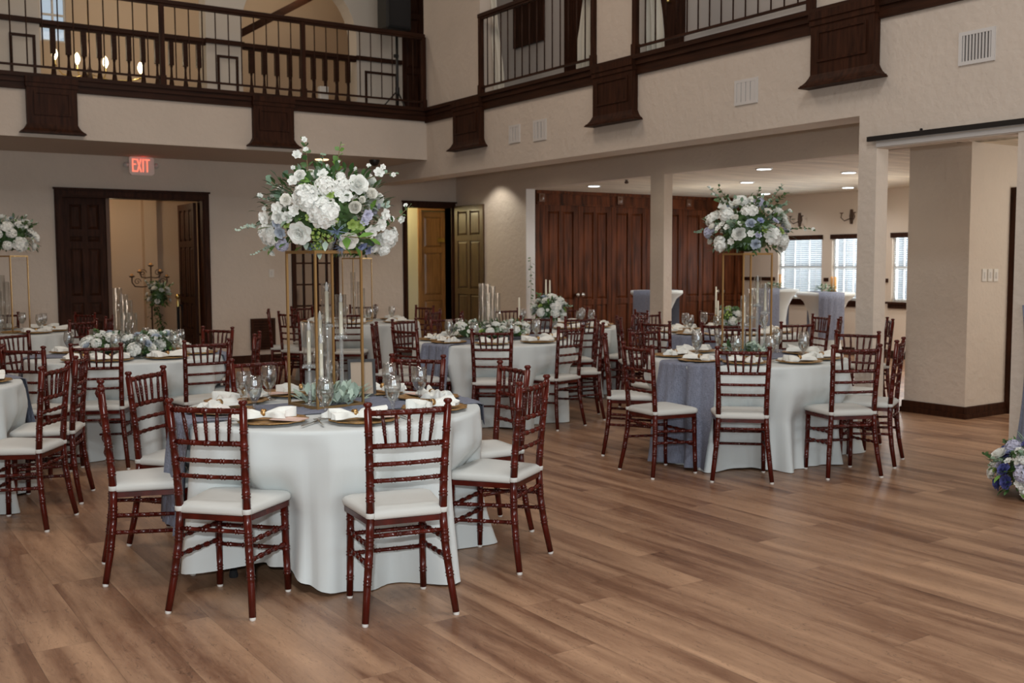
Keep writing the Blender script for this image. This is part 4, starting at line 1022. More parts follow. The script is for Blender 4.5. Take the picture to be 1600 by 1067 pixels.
def cylinder(x, y, r_, h, lab, water=False):
    r = empty('glass_cylinder', (x, y, .7640))
    MB().lathe([(0, 0), (r_, 0), (r_, h), (r_-.0025, h), (r_-.0025, .012), (0, .012)], 22).build('vase_glass', GLASS, r)
    return tag(r, lab, 'glass cylinder')
def leaf_wreath(name, c, R0, R1, n, L_, matl, lab, seed, blooms=(), h=.06, grp=None, m2=None):
    r = empty(name, (c[0], c[1], .7640)); rg = random.Random(seed)
    for q, (mt, nn) in enumerate(((matl, n), (m2 or matl, n//2))):
        m = MB()
        for k in range(nn):
            a = rg.uniform(0, 2*PI); rr = rg.uniform(R0, R1); z = rg.uniform(.006, h); d = Vector((math.cos(a)*rg.uniform(-.3, 1), math.sin(a)*rg.uniform(-.3, 1), rg.uniform(.05, .9))).normalized()
            d = (d+Vector((rg.uniform(-.5, .5), rg.uniform(-.5, .5), 0))).normalized(); m.leaf(Vector((rr*math.cos(a), rr*math.sin(a), z)), d, Vector((0, 0, 1)), L_*rg.uniform(.7, 1.2), L_*.55, .1)
        m.build('leaves', mt, r)
    for kind, nn, r_ in blooms:
        for k in range(nn):
            a = 2*PI*(k+rg.random()*.6)/nn; rr = (R0+R1)/2+rg.uniform(-.03, .03); put(r, kind, (rr*math.cos(a), rr*math.sin(a), h*.7+rg.uniform(0, .02)), (math.cos(a)*.6, math.sin(a)*.6, 1), r_*rg.uniform(.85, 1.15), rg)
    return tag(r, lab, 'greenery', grp)
def taper(x, y, h, lab, mt=WAX, hold=GOLD):
    r = empty('taper_candle', (x, y, .7625)); MB().lathe([(0, 0), (.035, 0), (.035, .006), (.008, .015), (.006, h*.28), (.014, h*.34), (.014, h*.38), (0, h*.38)], 12).build('holder', hold, r)
    MB().lathe([(.011, h*.36), (.010, h*.8), (.007, h), (0, h+.004)], 10).build('candle', mt, r); return tag(r, lab, 'candle')

R = .76
TAB = {
 'T1': dict(c=(2.21, 4.965), name='the nearest table', cloth='bright white floor-length cloth on the nearest round table'),
 'T2': dict(c=(2.13, 8.81), name='the left table with glass cylinders', cloth='white cloth on the left round table with short glass cylinders'),
 'T3': dict(c=(.36, 7.45), name='the table cut off at the left edge', cloth='white cloth of the table cut off at the left edge'),
 'T4': dict(c=(1.72, 12.6), name='the far left table with tall flowers', cloth='white cloth on the far left table under tall white flowers'),
 'T5': dict(c=(5.41, 8.38), name='the middle table with tall cylinders', cloth='white cloth on the middle round table with tall glass cylinders'),
 'T6': dict(c=(5.75, 12.04), name='the far table by the back wall', cloth='white cloth on the far table seen behind the crystal candlesticks'),
 'T7': dict(c=(6.02, 5.69), name='the right table with the gold stand', cloth='white cloth on the right round table with a blue runner in front'),
 'T8': dict(c=(7.95, 7.85), name='the table behind the right gold stand', cloth='white cloth on the table hidden behind the right round table'),
 'T9': dict(c=(7.15, 9.75), name='the table with the round flower bowl', cloth='white cloth on the far table carrying the round flower bowl'),
}
CH = {
 'T1': [(1.36, 4.335, math.atan2(.676, .737)), (2.04, 3.81, math.atan2(.978, .209)), (2.94, 4.19, math.atan2(.85, -.53)), (3.30, 4.90, PI-.12), (3.13, 5.72, None), (2.25, 6.10, None), (1.505, 5.82, math.radians(-46)), (1.135, 5.215, math.radians(-12))],
 'T7': [(4.80, 5.57, math.radians(-5)), (5.18, 6.40, None), (5.19, 4.94, math.radians(47)), (5.93, 4.60, math.radians(66)), (6.63, 4.76, math.radians(118)), (7.12, 5.52, math.radians(203)), (6.9, 6.62, None), (5.98, 6.85, None)],
 'T8': [(6.82, 7.65, None), (7.10, 7.05, math.radians(40)), (7.78, 6.72, math.radians(72)), (8.62, 6.90, None), (9.0, 7.45, None), (8.72, 8.75, None), (7.88, 8.95, None), (7.02, 8.45, None)],
 'T5': [(4.86, 7.55, math.radians(52)), (5.66, 7.48, math.radians(104)), (4.36, 8.20, math.radians(10)), (4.46, 9.0, None), (6.30, 7.85, None), (6.42, 9.1, None), (5.6, 9.6, None), (5.05, 9.5, None)],
 'T6': [(5.18, 11.15, None), (4.70, 11.75, math.radians(20)), (4.72, 12.45, None), (5.45, 13.15, None), (6.30, 13.05, None), (6.85, 12.3, None), (6.30, 11.1, None)],
 'T9': [(6.75, 8.75, math.radians(75)), (7.55, 8.72, None), (8.2, 9.45, None), (8.0, 10.5, None), (7.2, 10.85, None), (6.25, 10.35, None)],
 'T2': [(1.70, 7.92, math.radians(66)), (2.47, 7.80, math.radians(92)), (3.06, 8.34, None), (3.06, 9.35, None), (2.25, 9.95, None), (1.42, 9.70, None), (1.22, 7.98, None)],
 'T3': [(1.15, 6.42, math.radians(146)), (1.42, 7.05, math.radians(158)), (1.0, 8.35, None)],
 'T4': [(2.35, 11.5, None), (2.75, 12.1, None), (1.9, 13.75, None), (1.1, 11.55, None), (2.7, 13.1, None)],
}
FF = {}
for key, t in TAB.items():
    c = t['c']; nm = t['name']
    cn = {'T1': [(math.radians(-127), .10, .07), (math.radians(-74), .05, .10), (math.radians(-24), .11, .13)], 'T7': [(math.radians(-100), .07, .12), (math.radians(-20), .10, .15), (math.radians(205), .18, .12)]}.get(key, [(random.uniform(0, 6), .08, .15)])
    dn_l = []
    for x, y, a in CH[key]:
        sf = math.hypot(x-c[0], y-c[1])-.40
        if sf < .86: dn_l.append((math.atan2(y-c[1], x-c[0]), min(.22, .86-sf)))
    FF[key] = tablecloth(c, R, sum(map(ord, key)), t['cloth'], cn, dents=dn_l, flare=.02 if key == 'T1' else .05, lift=(math.radians(-152), .55, .075) if key == 'T1' else None)
    names = posnames(c, [(x, y) for x, y, a in CH[key]])
    for (x, y, a), pn in zip(CH[key], names):
        if a is None: a = math.atan2(c[1]-y, c[0]-x)
        chair(x, y, a, 'cherry wood banquet chair, %s seat of %s' % (pn, nm))
    angs = [math.atan2(y-c[1], x-c[0]) for x, y, a in CH[key]]
    vis = {'T3': [0, 1, 2], 'T4': [0, 1, 2, 3, 4]}.get(key)
    for k, (an, pn) in enumerate(zip(angs, names)):
        setting(c, R, an, pn, nm, rich=1 if key == 'T1' else 0, seed=hash(key[1])*0+k*7+sum(map(ord, key)))
# table under the nearest cloth, one foot shows
r = empty('round_table', (*TAB['T1']['c'], 0)); MB().lathe([(0, .722), (R-.004, .722), (R-.001, .73), (R-.001, .748), (R-.004, .752), (0, .752)], 48).build('tabletop', PLAST, r)
for k in range(4):
    a = PI/4+k*PI/2-.55; m = MB(); m.tube([(.58*math.cos(a), .58*math.sin(a), .72), (.60*math.cos(a), .60*math.sin(a), .03)], .014, 8); m.build('leg', BLACK, r)
    MB().lathe([(.02, 0), (.022, .01), (.018, .035)], 10, Matrix.Translation((.6*math.cos(a), .6*math.sin(a), 0))).build('foot_cap', ROPE, r)
tag(r, 'round folding table under the nearest cloth, one black foot showing', 'table')
# runners
cross_runner(TAB['T1']['c'], R, FF['T1'], math.radians(-8), .235, 'dusty blue gauze runner lying across the nearest table under the gold stand', .52, .12)
cross_runner(TAB['T7']['c'], R, FF['T7'], math.radians(8), .25, 'dusty blue gauze runner hanging to the floor from the right table', .74, .4)
cross_runner(TAB['T5']['c'], R, FF['T5'], math.radians(14), .17, 'dusty blue gauze runner hanging from the middle table with tall cylinders', .6, .3)
cross_runner(TAB['T2']['c'], R, FF['T2'], math.radians(-20), .17, 'dusty blue gauze runner hanging at the right side of the left cylinder table', .3, .6)
cross_runner(TAB['T3']['c'], R, FF['T3'], math.radians(10), .18, 'dusty blue gauze runner end on the table cut off at the left edge', .3, .45)
cross_runner(TAB['T8']['c'], R, FF['T8'], math.radians(20), .25, 'dusty blue gauze runner on the table hidden behind the right table', .55, .3)
cross_runner(TAB['T9']['c'], R, FF['T9'], math.radians(20), .2, 'dusty blue gauze runner under the round white flower bowl', .3, .3)
# ---- nearest table centrepiece
SC = (2.21, 5.03); H1_ = .80
stand('flower_stand', SC, math.radians(-36.5), .193, H1_, 'tall gold wire flower stand on the nearest table')
rg = random.Random(3); zb = .7625+H1_
r = empty('flower_arrangement', (SC[0], SC[1], zb)); CE = Vector((0, 0, .215)); EA, EC = .355, .235
core(r, (0, 0, .18), .27, .18)
foliage(r, tuple(CE), EA*.93, EC*.95, 520, .060, LEAF, rg, -.75); foliage(r, tuple(CE), EA, EC*1.05, 120, .06, EUC, rg, -.6); foliage(r, (0, 0, .12), EA*.85, .17, 70, .07, BLEAF, rg, -.6); foliage(r, (0, 0, .1), EA*.9, .16, 60, .07, SAGE, rg, -.5)
def hero(px, py):
    o = EYE; v = ray(px, py).normalized(); cw = Vector((SC[0], SC[1], zb))+CE
    S = Matrix.Diagonal((1/EA, 1/EA, 1/EC)); p = S @ (o-cw); d = S @ v; A_ = d.dot(d); B_ = p.dot(d); C_ = p.dot(p)-1; D_ = B_*B_-A_*C_
    if D_ > 0: t_ = (-B_-math.sqrt(D_))/A_
    else: t_ = -B_/A_
    q = o+v*t_-Vector((SC[0], SC[1], zb)); n_ = (q-CE); return q, Vector((n_.x/EA, n_.y/EA, n_.z/EC))
HERO = [('peony', 505, 332, 21), ('peony', 477, 308, 18), ('peony', 417, 368, 16), ('rose', 469, 364, 17), ('peony', 609, 374, 17), ('rose', 560, 288, 15), ('hydrangea', 508, 290, 15), ('ranunculus', 554, 324, 13), ('ranunculus', 579, 304, 12), ('creamrose', 545, 376, 14), ('ranunculus', 566, 312, 7),
 ('blossom', 432, 325, 9), ('blossom', 458, 329, 8), ('rose', 468, 273, 9), ('blossom', 457, 281, 8), ('hydrangea', 535, 288, 12), ('blossom', 543, 306, 8), ('blossom', 537, 310, 6), ('blossom', 596, 352, 10), ('blossom', 581, 363, 10), ('blossom', 604, 335, 8), ('blossom', 412, 340, 10), ('rose', 434, 339, 10), ('pale', 437, 364, 9), ('pale', 431, 350, 7), ('rose', 424, 396, 6), ('blossom', 587, 388, 9), ('peony', 603, 392, 10),
 ('blue', 567, 386, 8), ('blue', 579, 391, 9), ('bluehyd', 439, 384, 11), ('lilac', 576, 336, 8), ('lilac', 571, 346, 7), ('thistle', 527, 363, 15), ('thistle', 535, 389, 13), ('thistle', 487, 391, 12), ('lime', 446, 351, 6), ('lime', 481, 320, 6), ('lime', 483, 340, 6), ('lime', 523, 344, 6), ('limecl', 493, 368, 10), ('limecl', 513, 372, 10), ('lime', 552, 352, 8), ('lime', 564, 353, 7), ('limecl', 495, 388, 8), ('lime', 516, 303, 6), ('rose', 448, 340, 8), ('blossom', 528, 300, 7), ('blossom', 504, 270, 8), ('hydrangea', 533, 274, 7), ('creamrose', 446, 312, 9), ('rose', 592, 372, 9)]
for kind, px, py, pr_ in HERO:
    q, n_ = hero(px, py); put(r, kind, q-n_.normalized()*.01, n_*.8-fw*.5, pr_/297*1.12, rg)
for k in range(26):   # the side turned away from the photo
    a = math.atan2(fw.y, fw.x)+rg.uniform(-1.3, 1.3); el = rg.uniform(-.3, 1.1); d = Vector((math.cos(a)*math.cos(el), math.sin(a)*math.cos(el), math.sin(el)))
    kd = rg.choice(['peony', 'rose', 'blossom', 'hydrangea', 'lilac', 'ranunculus']); put(r, kd, CE+Vector((d.x*EA, d.y*EA, d.z*EC))*.95, d, {'peony': .06, 'rose': .05, 'hydrangea': .05, 'ranunculus': .04}.get(kd, .028), rg)
def hp(px, py, back=0.0):
    cw = Vector((SC[0], SC[1], zb))+CE; v = ray(px, py); t_ = (cw-EYE).dot(fw)/v.dot(fw); return EYE+v*t_-Vector((SC[0], SC[1], zb))+fw*back
def pb(*L): return [(hp(x, y, b_ if False else .0), s_/297) for x, y, s_ in L]
sprig(r, hp(415, 350), hp(371, 359), .01, 9, .030, .024, SAGE, rg=rg)
sprig(r, hp(428, 385), hp(394, 398), .01, 8, .024, .016, SAGE, rg=rg)
sprig(r, hp(480, 290, .05), hp(474, 216, .05), .0, 7, .05, .026, LEAF, rg=rg, buds=pb((464, 242, 8), (478, 234, 5), (475, 218, 5), (458, 262, 4)))
sprig(r, hp(518, 300, .03), hp(530, 226, .03), .0, 9, .045, .03, BLEAF, rg=rg, buds=pb((530, 253, 3), (511, 259, 3)))
sprig(r, hp(540, 295, .06), hp(616, 268, .06), .05, 8, .05, .020, EUC, rg=rg, buds=pb((592, 270, 9), (598, 261, 5), (556, 264, 4), (576, 259, 4), (615, 273, 4)))
sprig(r, hp(590, 365), hp(640, 322), -.01, 7, .05, .020, LEAF, rg=rg, buds=pb((629, 344, 7), (634, 321, 4), (612, 342, 5)))
sprig(r, hp(480, 300, .1), hp(444, 270, .1), .01, 4, .07, .055, EUC, rg=rg)
sprig(r, hp(450, 320), hp(424, 284), .01, 4, .075, .06, EUC, rg=rg)
sprig(r, hp(440, 320), hp(404, 308), .01, 6, .035, .015, EUC, rg=rg, buds=pb((406, 306, 5), (413, 326, 4), (425, 306, 4), (420, 312, 3)))
sprig(r, hp(600, 330), hp(604, 314), .01, 5, .03, .02, SAGE, rg=rg)
sprig(r, hp(500, 290, .08), hp(500, 238, .08), .0, 7, .04, .02, EUC, rg=rg)
sprig(r, hp(545, 375, -.2), hp(588, 380, -.25), .0, 3, .11, .03, BLEAF, rg=rg)
sprig(r, hp(508, 320, -.25), hp(500, 296, -.25), .0, 3, .09, .025, BLEAF, rg=rg)
tag(r, 'large arrangement of white peonies, blue thistle and eucalyptus on the nearest gold stand', 'flower arrangement')
def at_tab(px, yc): q = PY(px, 600, yc); return q.x
for px, dep, tip, lab in ((482, 5.02, 501, 'crystal candlestick with the leftmost candle on the nearest table'), (499.5, 5.16, 485, 'crystal candlestick half hidden behind a gold leg of the nearest stand'), (501, 4.93, 521, 'shortest crystal candlestick inside the nearest gold stand'), (510, 5.20, 440, 'tallest crystal candlestick inside the nearest gold stand'), (532, 5.06, 457, 'crystal candlestick nearest the black frame on the nearest table')):
    q = PY(px, tip, dep); candlestick(q.x, dep, q.z-.7625, lab)
leaf_wreath('greenery_ring', (SC[0]+.03, SC[1]-.01), .02, .17, 150, .062, SAGE, 'pale sage leaf greenery at the foot of the nearest candlesticks', 4, h=.07)
# black frame standing behind
q = PZ(551, 622, .7625); r = empty('picture_frame', (2.50, 5.20, .7640), math.radians(-20)); 
Mt = Matrix.Rotation(-.25, 4, 'X')
m = MB()
for b in ((-.075, .075, 0, .016), (-.075, .075, .194, .21), (-.075, -.06, 0, .21), (.06, .075, 0, .21)): m.box(b[0], b[1], -.008, .008, b[2], b[3], Mt)
m.build('frame_border', BLACK, r); MB().box(-.06, .06, -.004, .004, .014, .196, Mt).build('backing_board', CARD, r); MB().add([Mt @ Vector(p) for p in ((-.02, .006, .15), (.02, .006, .15))]+[Vector((.02, .13, 0)), Vector((-.02, .13, 0)), Mt @ Vector((-.02, .010, .15)), Mt @ Vector((.02, .010, .15)), Vector((.02, .134, 0)), Vector((-.02, .134, 0))], [(0, 1, 2, 3), (7, 6, 5, 4), (0, 3, 7, 4), (1, 5, 6, 2), (3, 2, 6, 7), (0, 4, 5, 1)]).build('easel_strut', BLACK, r)
tag(r, 'black table sign frame seen from behind next to the nearest candlesticks', 'picture frame')
# ---- right table centrepiece
c7 = (6.06, 5.74); stand('flower_stand', c7, math.radians(-55), .187, .80, 'gold wire flower stand on the right table')
def arr_at(px0, px1, py0, py1, c): 
    D_ = (Vector((c[0], c[1], 1.5))-EYE).dot(fw); return (px1-px0)/2/FPX*D_, (py1-py0)/2/FPX*D_
rand_arr('flower_arrangement', (c7[0], c7[1], .7625+.80), .31, .25, .165, [('peony', 9, .072), ('rose', 8, .055), ('ranunculus', 5, .05), ('hydrangea', 4, .06), ('bluehyd', 4, .055), ('pale', 5, .045), ('lilac', 8, .03), ('blue', 6, .03), ('blossom', 16, .03), ('lime', 6, .03)], 'full arrangement of white roses and pale blue flowers on the right gold stand', 11, leaves=330, sprigs=20, sprl=.20)
# calla lily at the upper left of the right arrangement
r = [o for o in bpy.data.objects if o.name.startswith('flower_arrangement') and abs(o.location.x-c7[0]) < .01][0]
q = PY(1136, 335, c7[1]-.02)-Vector(r.location); m = MB(); P = []
for i_ in range(8):
    t = i_/7; P.append([Vector(((.006+.034*t**2.2)*math.cos(a_), (.006+.034*t**2.2)*math.sin(a_), .11*t+.035*t*t*max(0, math.cos(a_)))) for a_ in [2*PI*k/14 for k in range(14)]])
m.grid(P, True, True); o = m.build('calla_lily', WHITEP, r, q-Vector((rt.x, rt.y, 0))*(-.03)); o.rotation_euler = (Vector((-rt.x*.8-fw.x*.3, -rt.y*.8-fw.y*.3, .8))).to_track_quat('Z', 'X').to_euler()
MB().tube([q, (q.x*.6, q.y*.6, q.z-.08), (q.x*.2, q.y*.2, .12)], .005, 6).build('calla_stem', BLEAF, r)
for k, (px, py, h, l) in enumerate(((1184, 430, 0, 'tallest crystal candlestick inside the right gold stand'), (1163, 460, 0, 'crystal candlestick left of centre on the right table'), (1196, 442, 0, 'crystal candlestick nearest the right leg of the right gold stand'), (1174, 450, 0, 'crystal candlestick behind the middle leg of the right stand'))):
    yy_ = (5.72, 5.70, 5.68, 5.86)[k]; q = PY(px, py, yy_); candlestick(q.x, yy_, q.z-.7625, l)
leaf_wreath('greenery_ring', c7, .02, .17, 120, .062, SAGE, 'pale sage leaf greenery at the foot of the right candlesticks', 6, h=.07, m2=LEAF)
# ---- left table and middle table: cylinders in a low flower ring
def cyl_group(c, L, names):
    for (px, py, rad, dep), l in zip(L, names):
        q = PY(px, py, dep); cylinder(q.x, dep, rad, q.z-.764, l)
cyl_group(TAB['T2']['c'], [(183, 450, .038, 8.85), (193, 460, .033, 9.02), (200, 469, .033, 8.80), (206, 489, .04, 8.68), (196, 488, .035, 8.6)], ['tallest glass cylinder among the low flowers on the left table', 'second tallest glass cylinder on the left table', 'glass cylinder right of the tallest pair on the left table', 'short wide glass cylinder at the right of the left group', 'short glass cylinder at the front of the left group'])
rand_arr('low_flower_ring', (TAB['T2']['c'][0]-.14, TAB['T2']['c'][1]-.02, .764), .20, .10, .075, [('peony', 4, .06), ('hydrangea', 3, .05), ('rose', 5, .045), ('pale', 4, .045), ('blossom', 5, .025)], 'low white and grey blue flowers left of the glass cylinders on the left table', 21, leaves=90, sprigs=4, zmin=.0, sprl=.06, L_=.05)
rand_arr('low_flower_ring', (TAB['T2']['c'][0]+.22, TAB['T2']['c'][1]-.12, .764), .17, .10, .075, [('peony', 4, .06), ('hydrangea', 2, .05), ('rose', 4, .045), ('pale', 2, .045), ('blossom', 4, .025)], 'low white flowers right of the glass cylinders on the left table', 22, leaves=90, sprigs=4, zmin=.0, sprl=.06, L_=.05)
rand_arr('low_flower_ring', (TAB['T2']['c'][0]+.02-.0, TAB['T2']['c'][1]-.30, .764), .17, .10, .07, [('peony', 5, .055), ('hydrangea', 2, .045), ('rose', 4, .045), ('pale', 2, .045), ('blossom', 4, .025)], 'low white flowers in front of the glass cylinders on the left table', 23, leaves=90, sprigs=4, zmin=.0, sprl=.06, L_=.05)
cyl_group(TAB['T5']['c'], [(753, 443, .033, 8.5), (761, 444, .033, 8.65), (769, 447, .03, 8.45), (776, 458, .035, 8.38), (763, 458, .03, 8.3)], ['tall glass cylinder furthest left on the middle table', 'tall glass cylinder second from left on the middle table', 'slim glass cylinder in the centre of the middle table', 'shorter wide glass cylinder at the right of the middle group', 'slim shorter glass cylinder in front of the middle group'])
for dx, s_, l in ((-.22, 31, 'low white flowers left of the tall cylinders on the middle table'), (.20, 32, 'low white flowers right of the tall cylinders on the middle table'), (.0, 33, 'low white flowers in front of the tall cylinders on the middle table')):
    d = Vector((rt.x, rt.y)).normalized(); cx, cy = 5.47+d.x*dx, 8.49+d.y*dx
    if s_ == 33: cx, cy = 5.47-fw.x*.18, 8.49-fw.y*.18
    rand_arr('low_flower_ring', (cx, cy, .764), .17, .09, .07, [('peony', 4, .05), ('hydrangea', 2, .045), ('rose', 4, .04), ('blossom', 6, .025), ('lime', 2, .025)], l, s_, leaves=80, sprigs=4, zmin=.0, sprl=.06, L_=.05)
# ---- far tables
q = PZ(835, 506, .7625); c9 = (q.x, q.y)
def bowl(r_): MB().lathe([(0, 0), (.07, 0), (.09, .02), (.10, .08), (.095, .12), (.088, .12), (.092, .08), (.08, .02), (0, .015)], 18).build('bowl', CRYST, r_)
q9 = (6.92, 9.55)
rand_arr('flower_bowl', (*q9, .764), .19, .15, .20, [('peony', 5, .065), ('rose', 8, .05), ('hydrangea', 3, .06), ('pale', 4, .05), ('blossom', 6, .025), ('lime', 5, .035)], 'round bowl of white and blue flowers beside three tall ivory tapers', 41, leaves=150, sprigs=6, sprl=.10, base=bowl, cat='flower bowl')
for px, py, dep, l in ((853, 437, 9.62, 'left one of the two tall ivory tapers beside the flower bowl'), (859, 438, 9.78, 'right one of the two tall ivory tapers beside the flower bowl'), (811, 465, 9.45, 'shorter ivory taper left of the round flower bowl')):
    q = PY(px, py, dep); taper(q.x, dep, q.z-.7625, l)
q8 = PY(1139, 500, 7.85); rand_arr('flower_bowl', (q8.x, 7.85, .764), .13, .11, .13, [('peony', 4, .055), ('rose', 4, .045), ('hydrangea', 3, .05), ('lime', 4, .035), ('limecl', 2, .05)], 'small low bowl of white and lime flowers behind the right gold stand', 42, leaves=110, sprigs=3, sprl=.06, base=bowl, cat='flower bowl')
for px, py, dep, l in ((1119, 448, 7.95, 'taller ivory taper left of the small low flower bowl'), (1122, 470, 7.80, 'shorter ivory taper left of the small low flower bowl')):
    q = PY(px, py, dep); taper(q.x, dep, q.z-.7625, l)
c6 = (5.72, 12.0); stand('flower_stand', c6, math.radians(-10), .187, .80, 'gold wire flower stand on the far table by the back wall')
rand_arr('flower_arrangement', (*c6, .7625+.80), .33, .22, .16, [('peony', 5, .06), ('rose', 5, .05), ('blossom', 10, .03), ('blue', 6, .03)], 'dark leafy arrangement on the far stand, mostly hidden by the nearest flowers', 51, leaves=260, sprigs=10)
for k, (dx, dy) in enumerate(((-.06, 0), (.05, .05), (.03, -.08))): cylinder(c6[0]+dx, c6[1]+dy, .03, (.62, .5, .42)[k], ('tallest', 'middle', 'shortest')[k]+' glass cylinder inside the far gold stand')
q = PZ(24, 510, .7625); qa, qb = PY(15, 450, 12.3), PY(34, 450, 12.45); c4 = ((qa.x+qb.x)/2-.05, 12.35); stand('flower_stand', c4, math.radians(-8), .17, .83, 'gold wire flower stand at the far left edge')
rand_arr('flower_arrangement', (*c4, .7625+.83), .27, .22, .19, [('peony', 9, .075), ('rose', 9, .06), ('hydrangea', 6, .06), ('blossom', 8, .03), ('pale', 3, .04)], 'white flower arrangement on the gold stand at the far left edge', 52, leaves=220, sprigs=10, sprl=.16)
for k, (px, py) in enumerate(((2, 430), (9, 440), (-3, 455))):
    q = PY(px, py, 12.5+.06*k); cylinder(q.x, 12.5+.06*k, .033, q.z-.764, ('tallest', 'second', 'lowest')[k]+' glass cylinder beside the far left gold stand')
# ---- cocktail tables
def cocktail(c, yaw, lab, labc, labr, rh=1.07, rr=.38):
    r = empty('cocktail_table', (c[0], c[1], 0)); MB().lathe([(0, rh-.03), (rr-.01, rh-.03), (rr-.01, rh-.004), (0, rh-.004)], 32).build('tabletop', PLAST, r); MB().lathe([(.25, 0), (.25, .02), (.03, .04), (.03, rh-.03)], 16).build('pedestal', BLACK, r); tag(r, lab, 'cocktail table')
    n = 64; P = []
    for z, f_ in ((rh+.004, 0), (rh+.004, rr*.9), (rh+.002, rr+.004), (rh-.03, rr+.008), (rh-.045, rr+.002), (.95, .30), (.80, .235), (.6, .205), (.4, .215), (.2, .26), (.08, .30), (.005, .33)):
        row = []
        for k in range(n):
            th = 2*PI*k/n; w_ = 1+(.10 if z < 1.0 else 0)*math.cos(4*th)*min(1, (1.07-z)*2); row.append(Vector((f_*w_*math.cos(th), f_*w_*math.sin(th), z)))
        P.append(row)
    o = MB().grid(P, True, True).build('spandex_cover', CLOTH, None, (c[0], c[1], 0)); tag(o, labc, 'table cover')
    ca, sa = math.cos(yaw), math.sin(yaw); P = []; hw_ = .17
    for s_ in [-1-e/8 for e in range(8, 0, -1)]+[k/8 for k in range(-8, 9)]+[1+e/8 for e in range(1, 9)]:
        row = []
        for j in range(15):
            t_ = (j/14*2-1)*hw_; se = math.sqrt(rr*rr-t_*t_)+.012; wz = .005*math.sin(j*1.9+s_*2)
            if abs(s_) <= 1: x, z = s_*se, rh+.009
            else: x, z = math.copysign(se+.012+wz, s_), rh-(abs(s_)-1)*.62
            row.append(Vector((x*ca-t_*sa, x*sa+t_*ca, z)))
        P.append(row)
    o = MB().grid(P).build('table_runner', RUN, None, (c[0], c[1], 0)); tag(o, labr, 'table runner')
cocktail((10.45, 11.7), math.radians(195), 'high cocktail table in front of the panelled doors', 'white stretch cover on the high table before the panelled doors', 'blue gauze runner on the high table before the panelled doors')
cocktail((12.35, 11.15), math.radians(210), 'high cocktail table under the left slatted blind', 'white stretch cover on the high table under the left blind', 'blue gauze runner on the high table under the left blind')
cocktail((11.50, 9.45), math.radians(232), 'high cocktail table nearest the square pillar', 'white stretch cover on the high table nearest the square pillar', 'blue gauze runner on the high table nearest the square pillar')
HONEY = mat('honey_wax', (.62, .33, .12), .5)
def himini(c, lab, tap, seed):
    r = empty('greenery_cluster', (c[0], c[1], 1.082)); rg_ = random.Random(seed); foliage(r, (0, 0, .03), .16, .05, 90, .05, EUC, rg_, 0); foliage(r, (0, 0, .03), .14, .05, 40, .05, LEAF, rg_, 0)
    for k in range(5): put(r, 'blossom', (rg_.uniform(-.1, .1), rg_.uniform(-.1, .1), .06), (0, 0, 1), .02, rg_)
    tag(r, lab, 'greenery')
    for px, py, dep, l in tap:
        q = PY(px, py, dep); h = q.z-1.080; rr_ = empty('taper_candle', (q.x, dep, 1.080)); MB().lathe([(0, 0), (.03, 0), (.012, .02), (.018, .05), (0, .05)], 10).build('holder', GOLD, rr_); MB().lathe([(.02, .04), (.02, h-.01), (.008, h), (0, h)], 10).build('candle', HONEY, rr_); tag(rr_, l, 'candle')
himini((12.35, 11.15), 'green leaf cluster on the high table under the left blind', [(1219, 428, 11.2, 'honey coloured candle on the high table under the left blind')], 3)
himini((11.52, 9.48), 'green leaf cluster around two candles on the pillar side high table', [(1299.5, 432, 9.5, 'left honey candle on the high table nearest the square pillar'), (1305, 432, 9.44, 'right honey candle on the high table nearest the square pillar')], 5)
# chair standing sideways by the cocktail tables
chair(8.95, 6.55, math.radians(135), 'cherry wood banquet chair turned sideways just left of the square pillar')
# ---- vestibule things
q = PY(235, 400, 16.6); r = empty('candelabra', (q.x, 16.6, 0)); zc_ = PY(235, 412, 16.6).z
m = MB(); m.tube([(0, 0, .3), (0, 0, zc_-.03)], .012, 6); m.build('stem', IRON, r)
for k in range(3): a = k*2*PI/3; MB().tube([(0, 0, .35), (.10*math.cos(a), .10*math.sin(a), .25), (.22*math.cos(a), .22*math.sin(a), .06), (.26*math.cos(a), .26*math.sin(a), .01)], .011, 6).build('foot', IRON, r)
tips = [(206, 430), (218.5, 423), (250.5, 423), (260.5, 431)]
def cup(x, z, par):
    MB().lathe([(0, 0), (.035, .01), (.05, .03), (.02, .03)], 10, Matrix.Translation((x, 0, z))).build('drip_pan', IRON, par); MB().lathe([(.022, .03), (.022, .06), (0, .062)], 10, Matrix.Translation((x, 0, z))).build('candle', HONEY, par)
cup(0, zc_-.05, r)
for k, (px, py) in enumerate(tips):
    t = PY(px, py, 16.6); x = t.x-q.x; z = t.z-.04; zj = PY(235, 447 if k in (0, 3) else 433, 16.6).z
    m = MB(); m.tube([(0, 0, zj), (x*.5, 0, zj-.01), (x*.85, 0, zj+.0), (x, 0, zj+.06), (x, 0, z)], .010, 6)
    sp_ = []; 
    for i in range(14): a = i*.62; rr_ = .055*(1-i/16); sp_.append((x*.72+rr_*math.cos(a), 0, zj+.07+rr_*math.sin(a)))
    m.tube(sp_, .006, 5); m.build('arm', IRON, r); cup(x, z, r)
tag(r, 'rusty iron scrolled candelabra on a floor stand inside the double doorway', 'candelabra')
q = PY(248, 470, 16.45); rand_arr('doorway_garland', (q.x, 16.45, .0), .17, .22, PY(248, 463, 16.45).z, [('rose', 9, .05), ('peony', 3, .055), ('creamrose', 4, .045)], 'leafy garland with white roses hanging on the iron candelabra', 61, leaves=200, sprigs=6, sprl=.14, cat='flower garland')
g = bpy.data.objects[[o.name for o in bpy.data.objects if o.name.startswith('doorway_garland')][0]]; rg_ = random.Random(1)
m = MB()
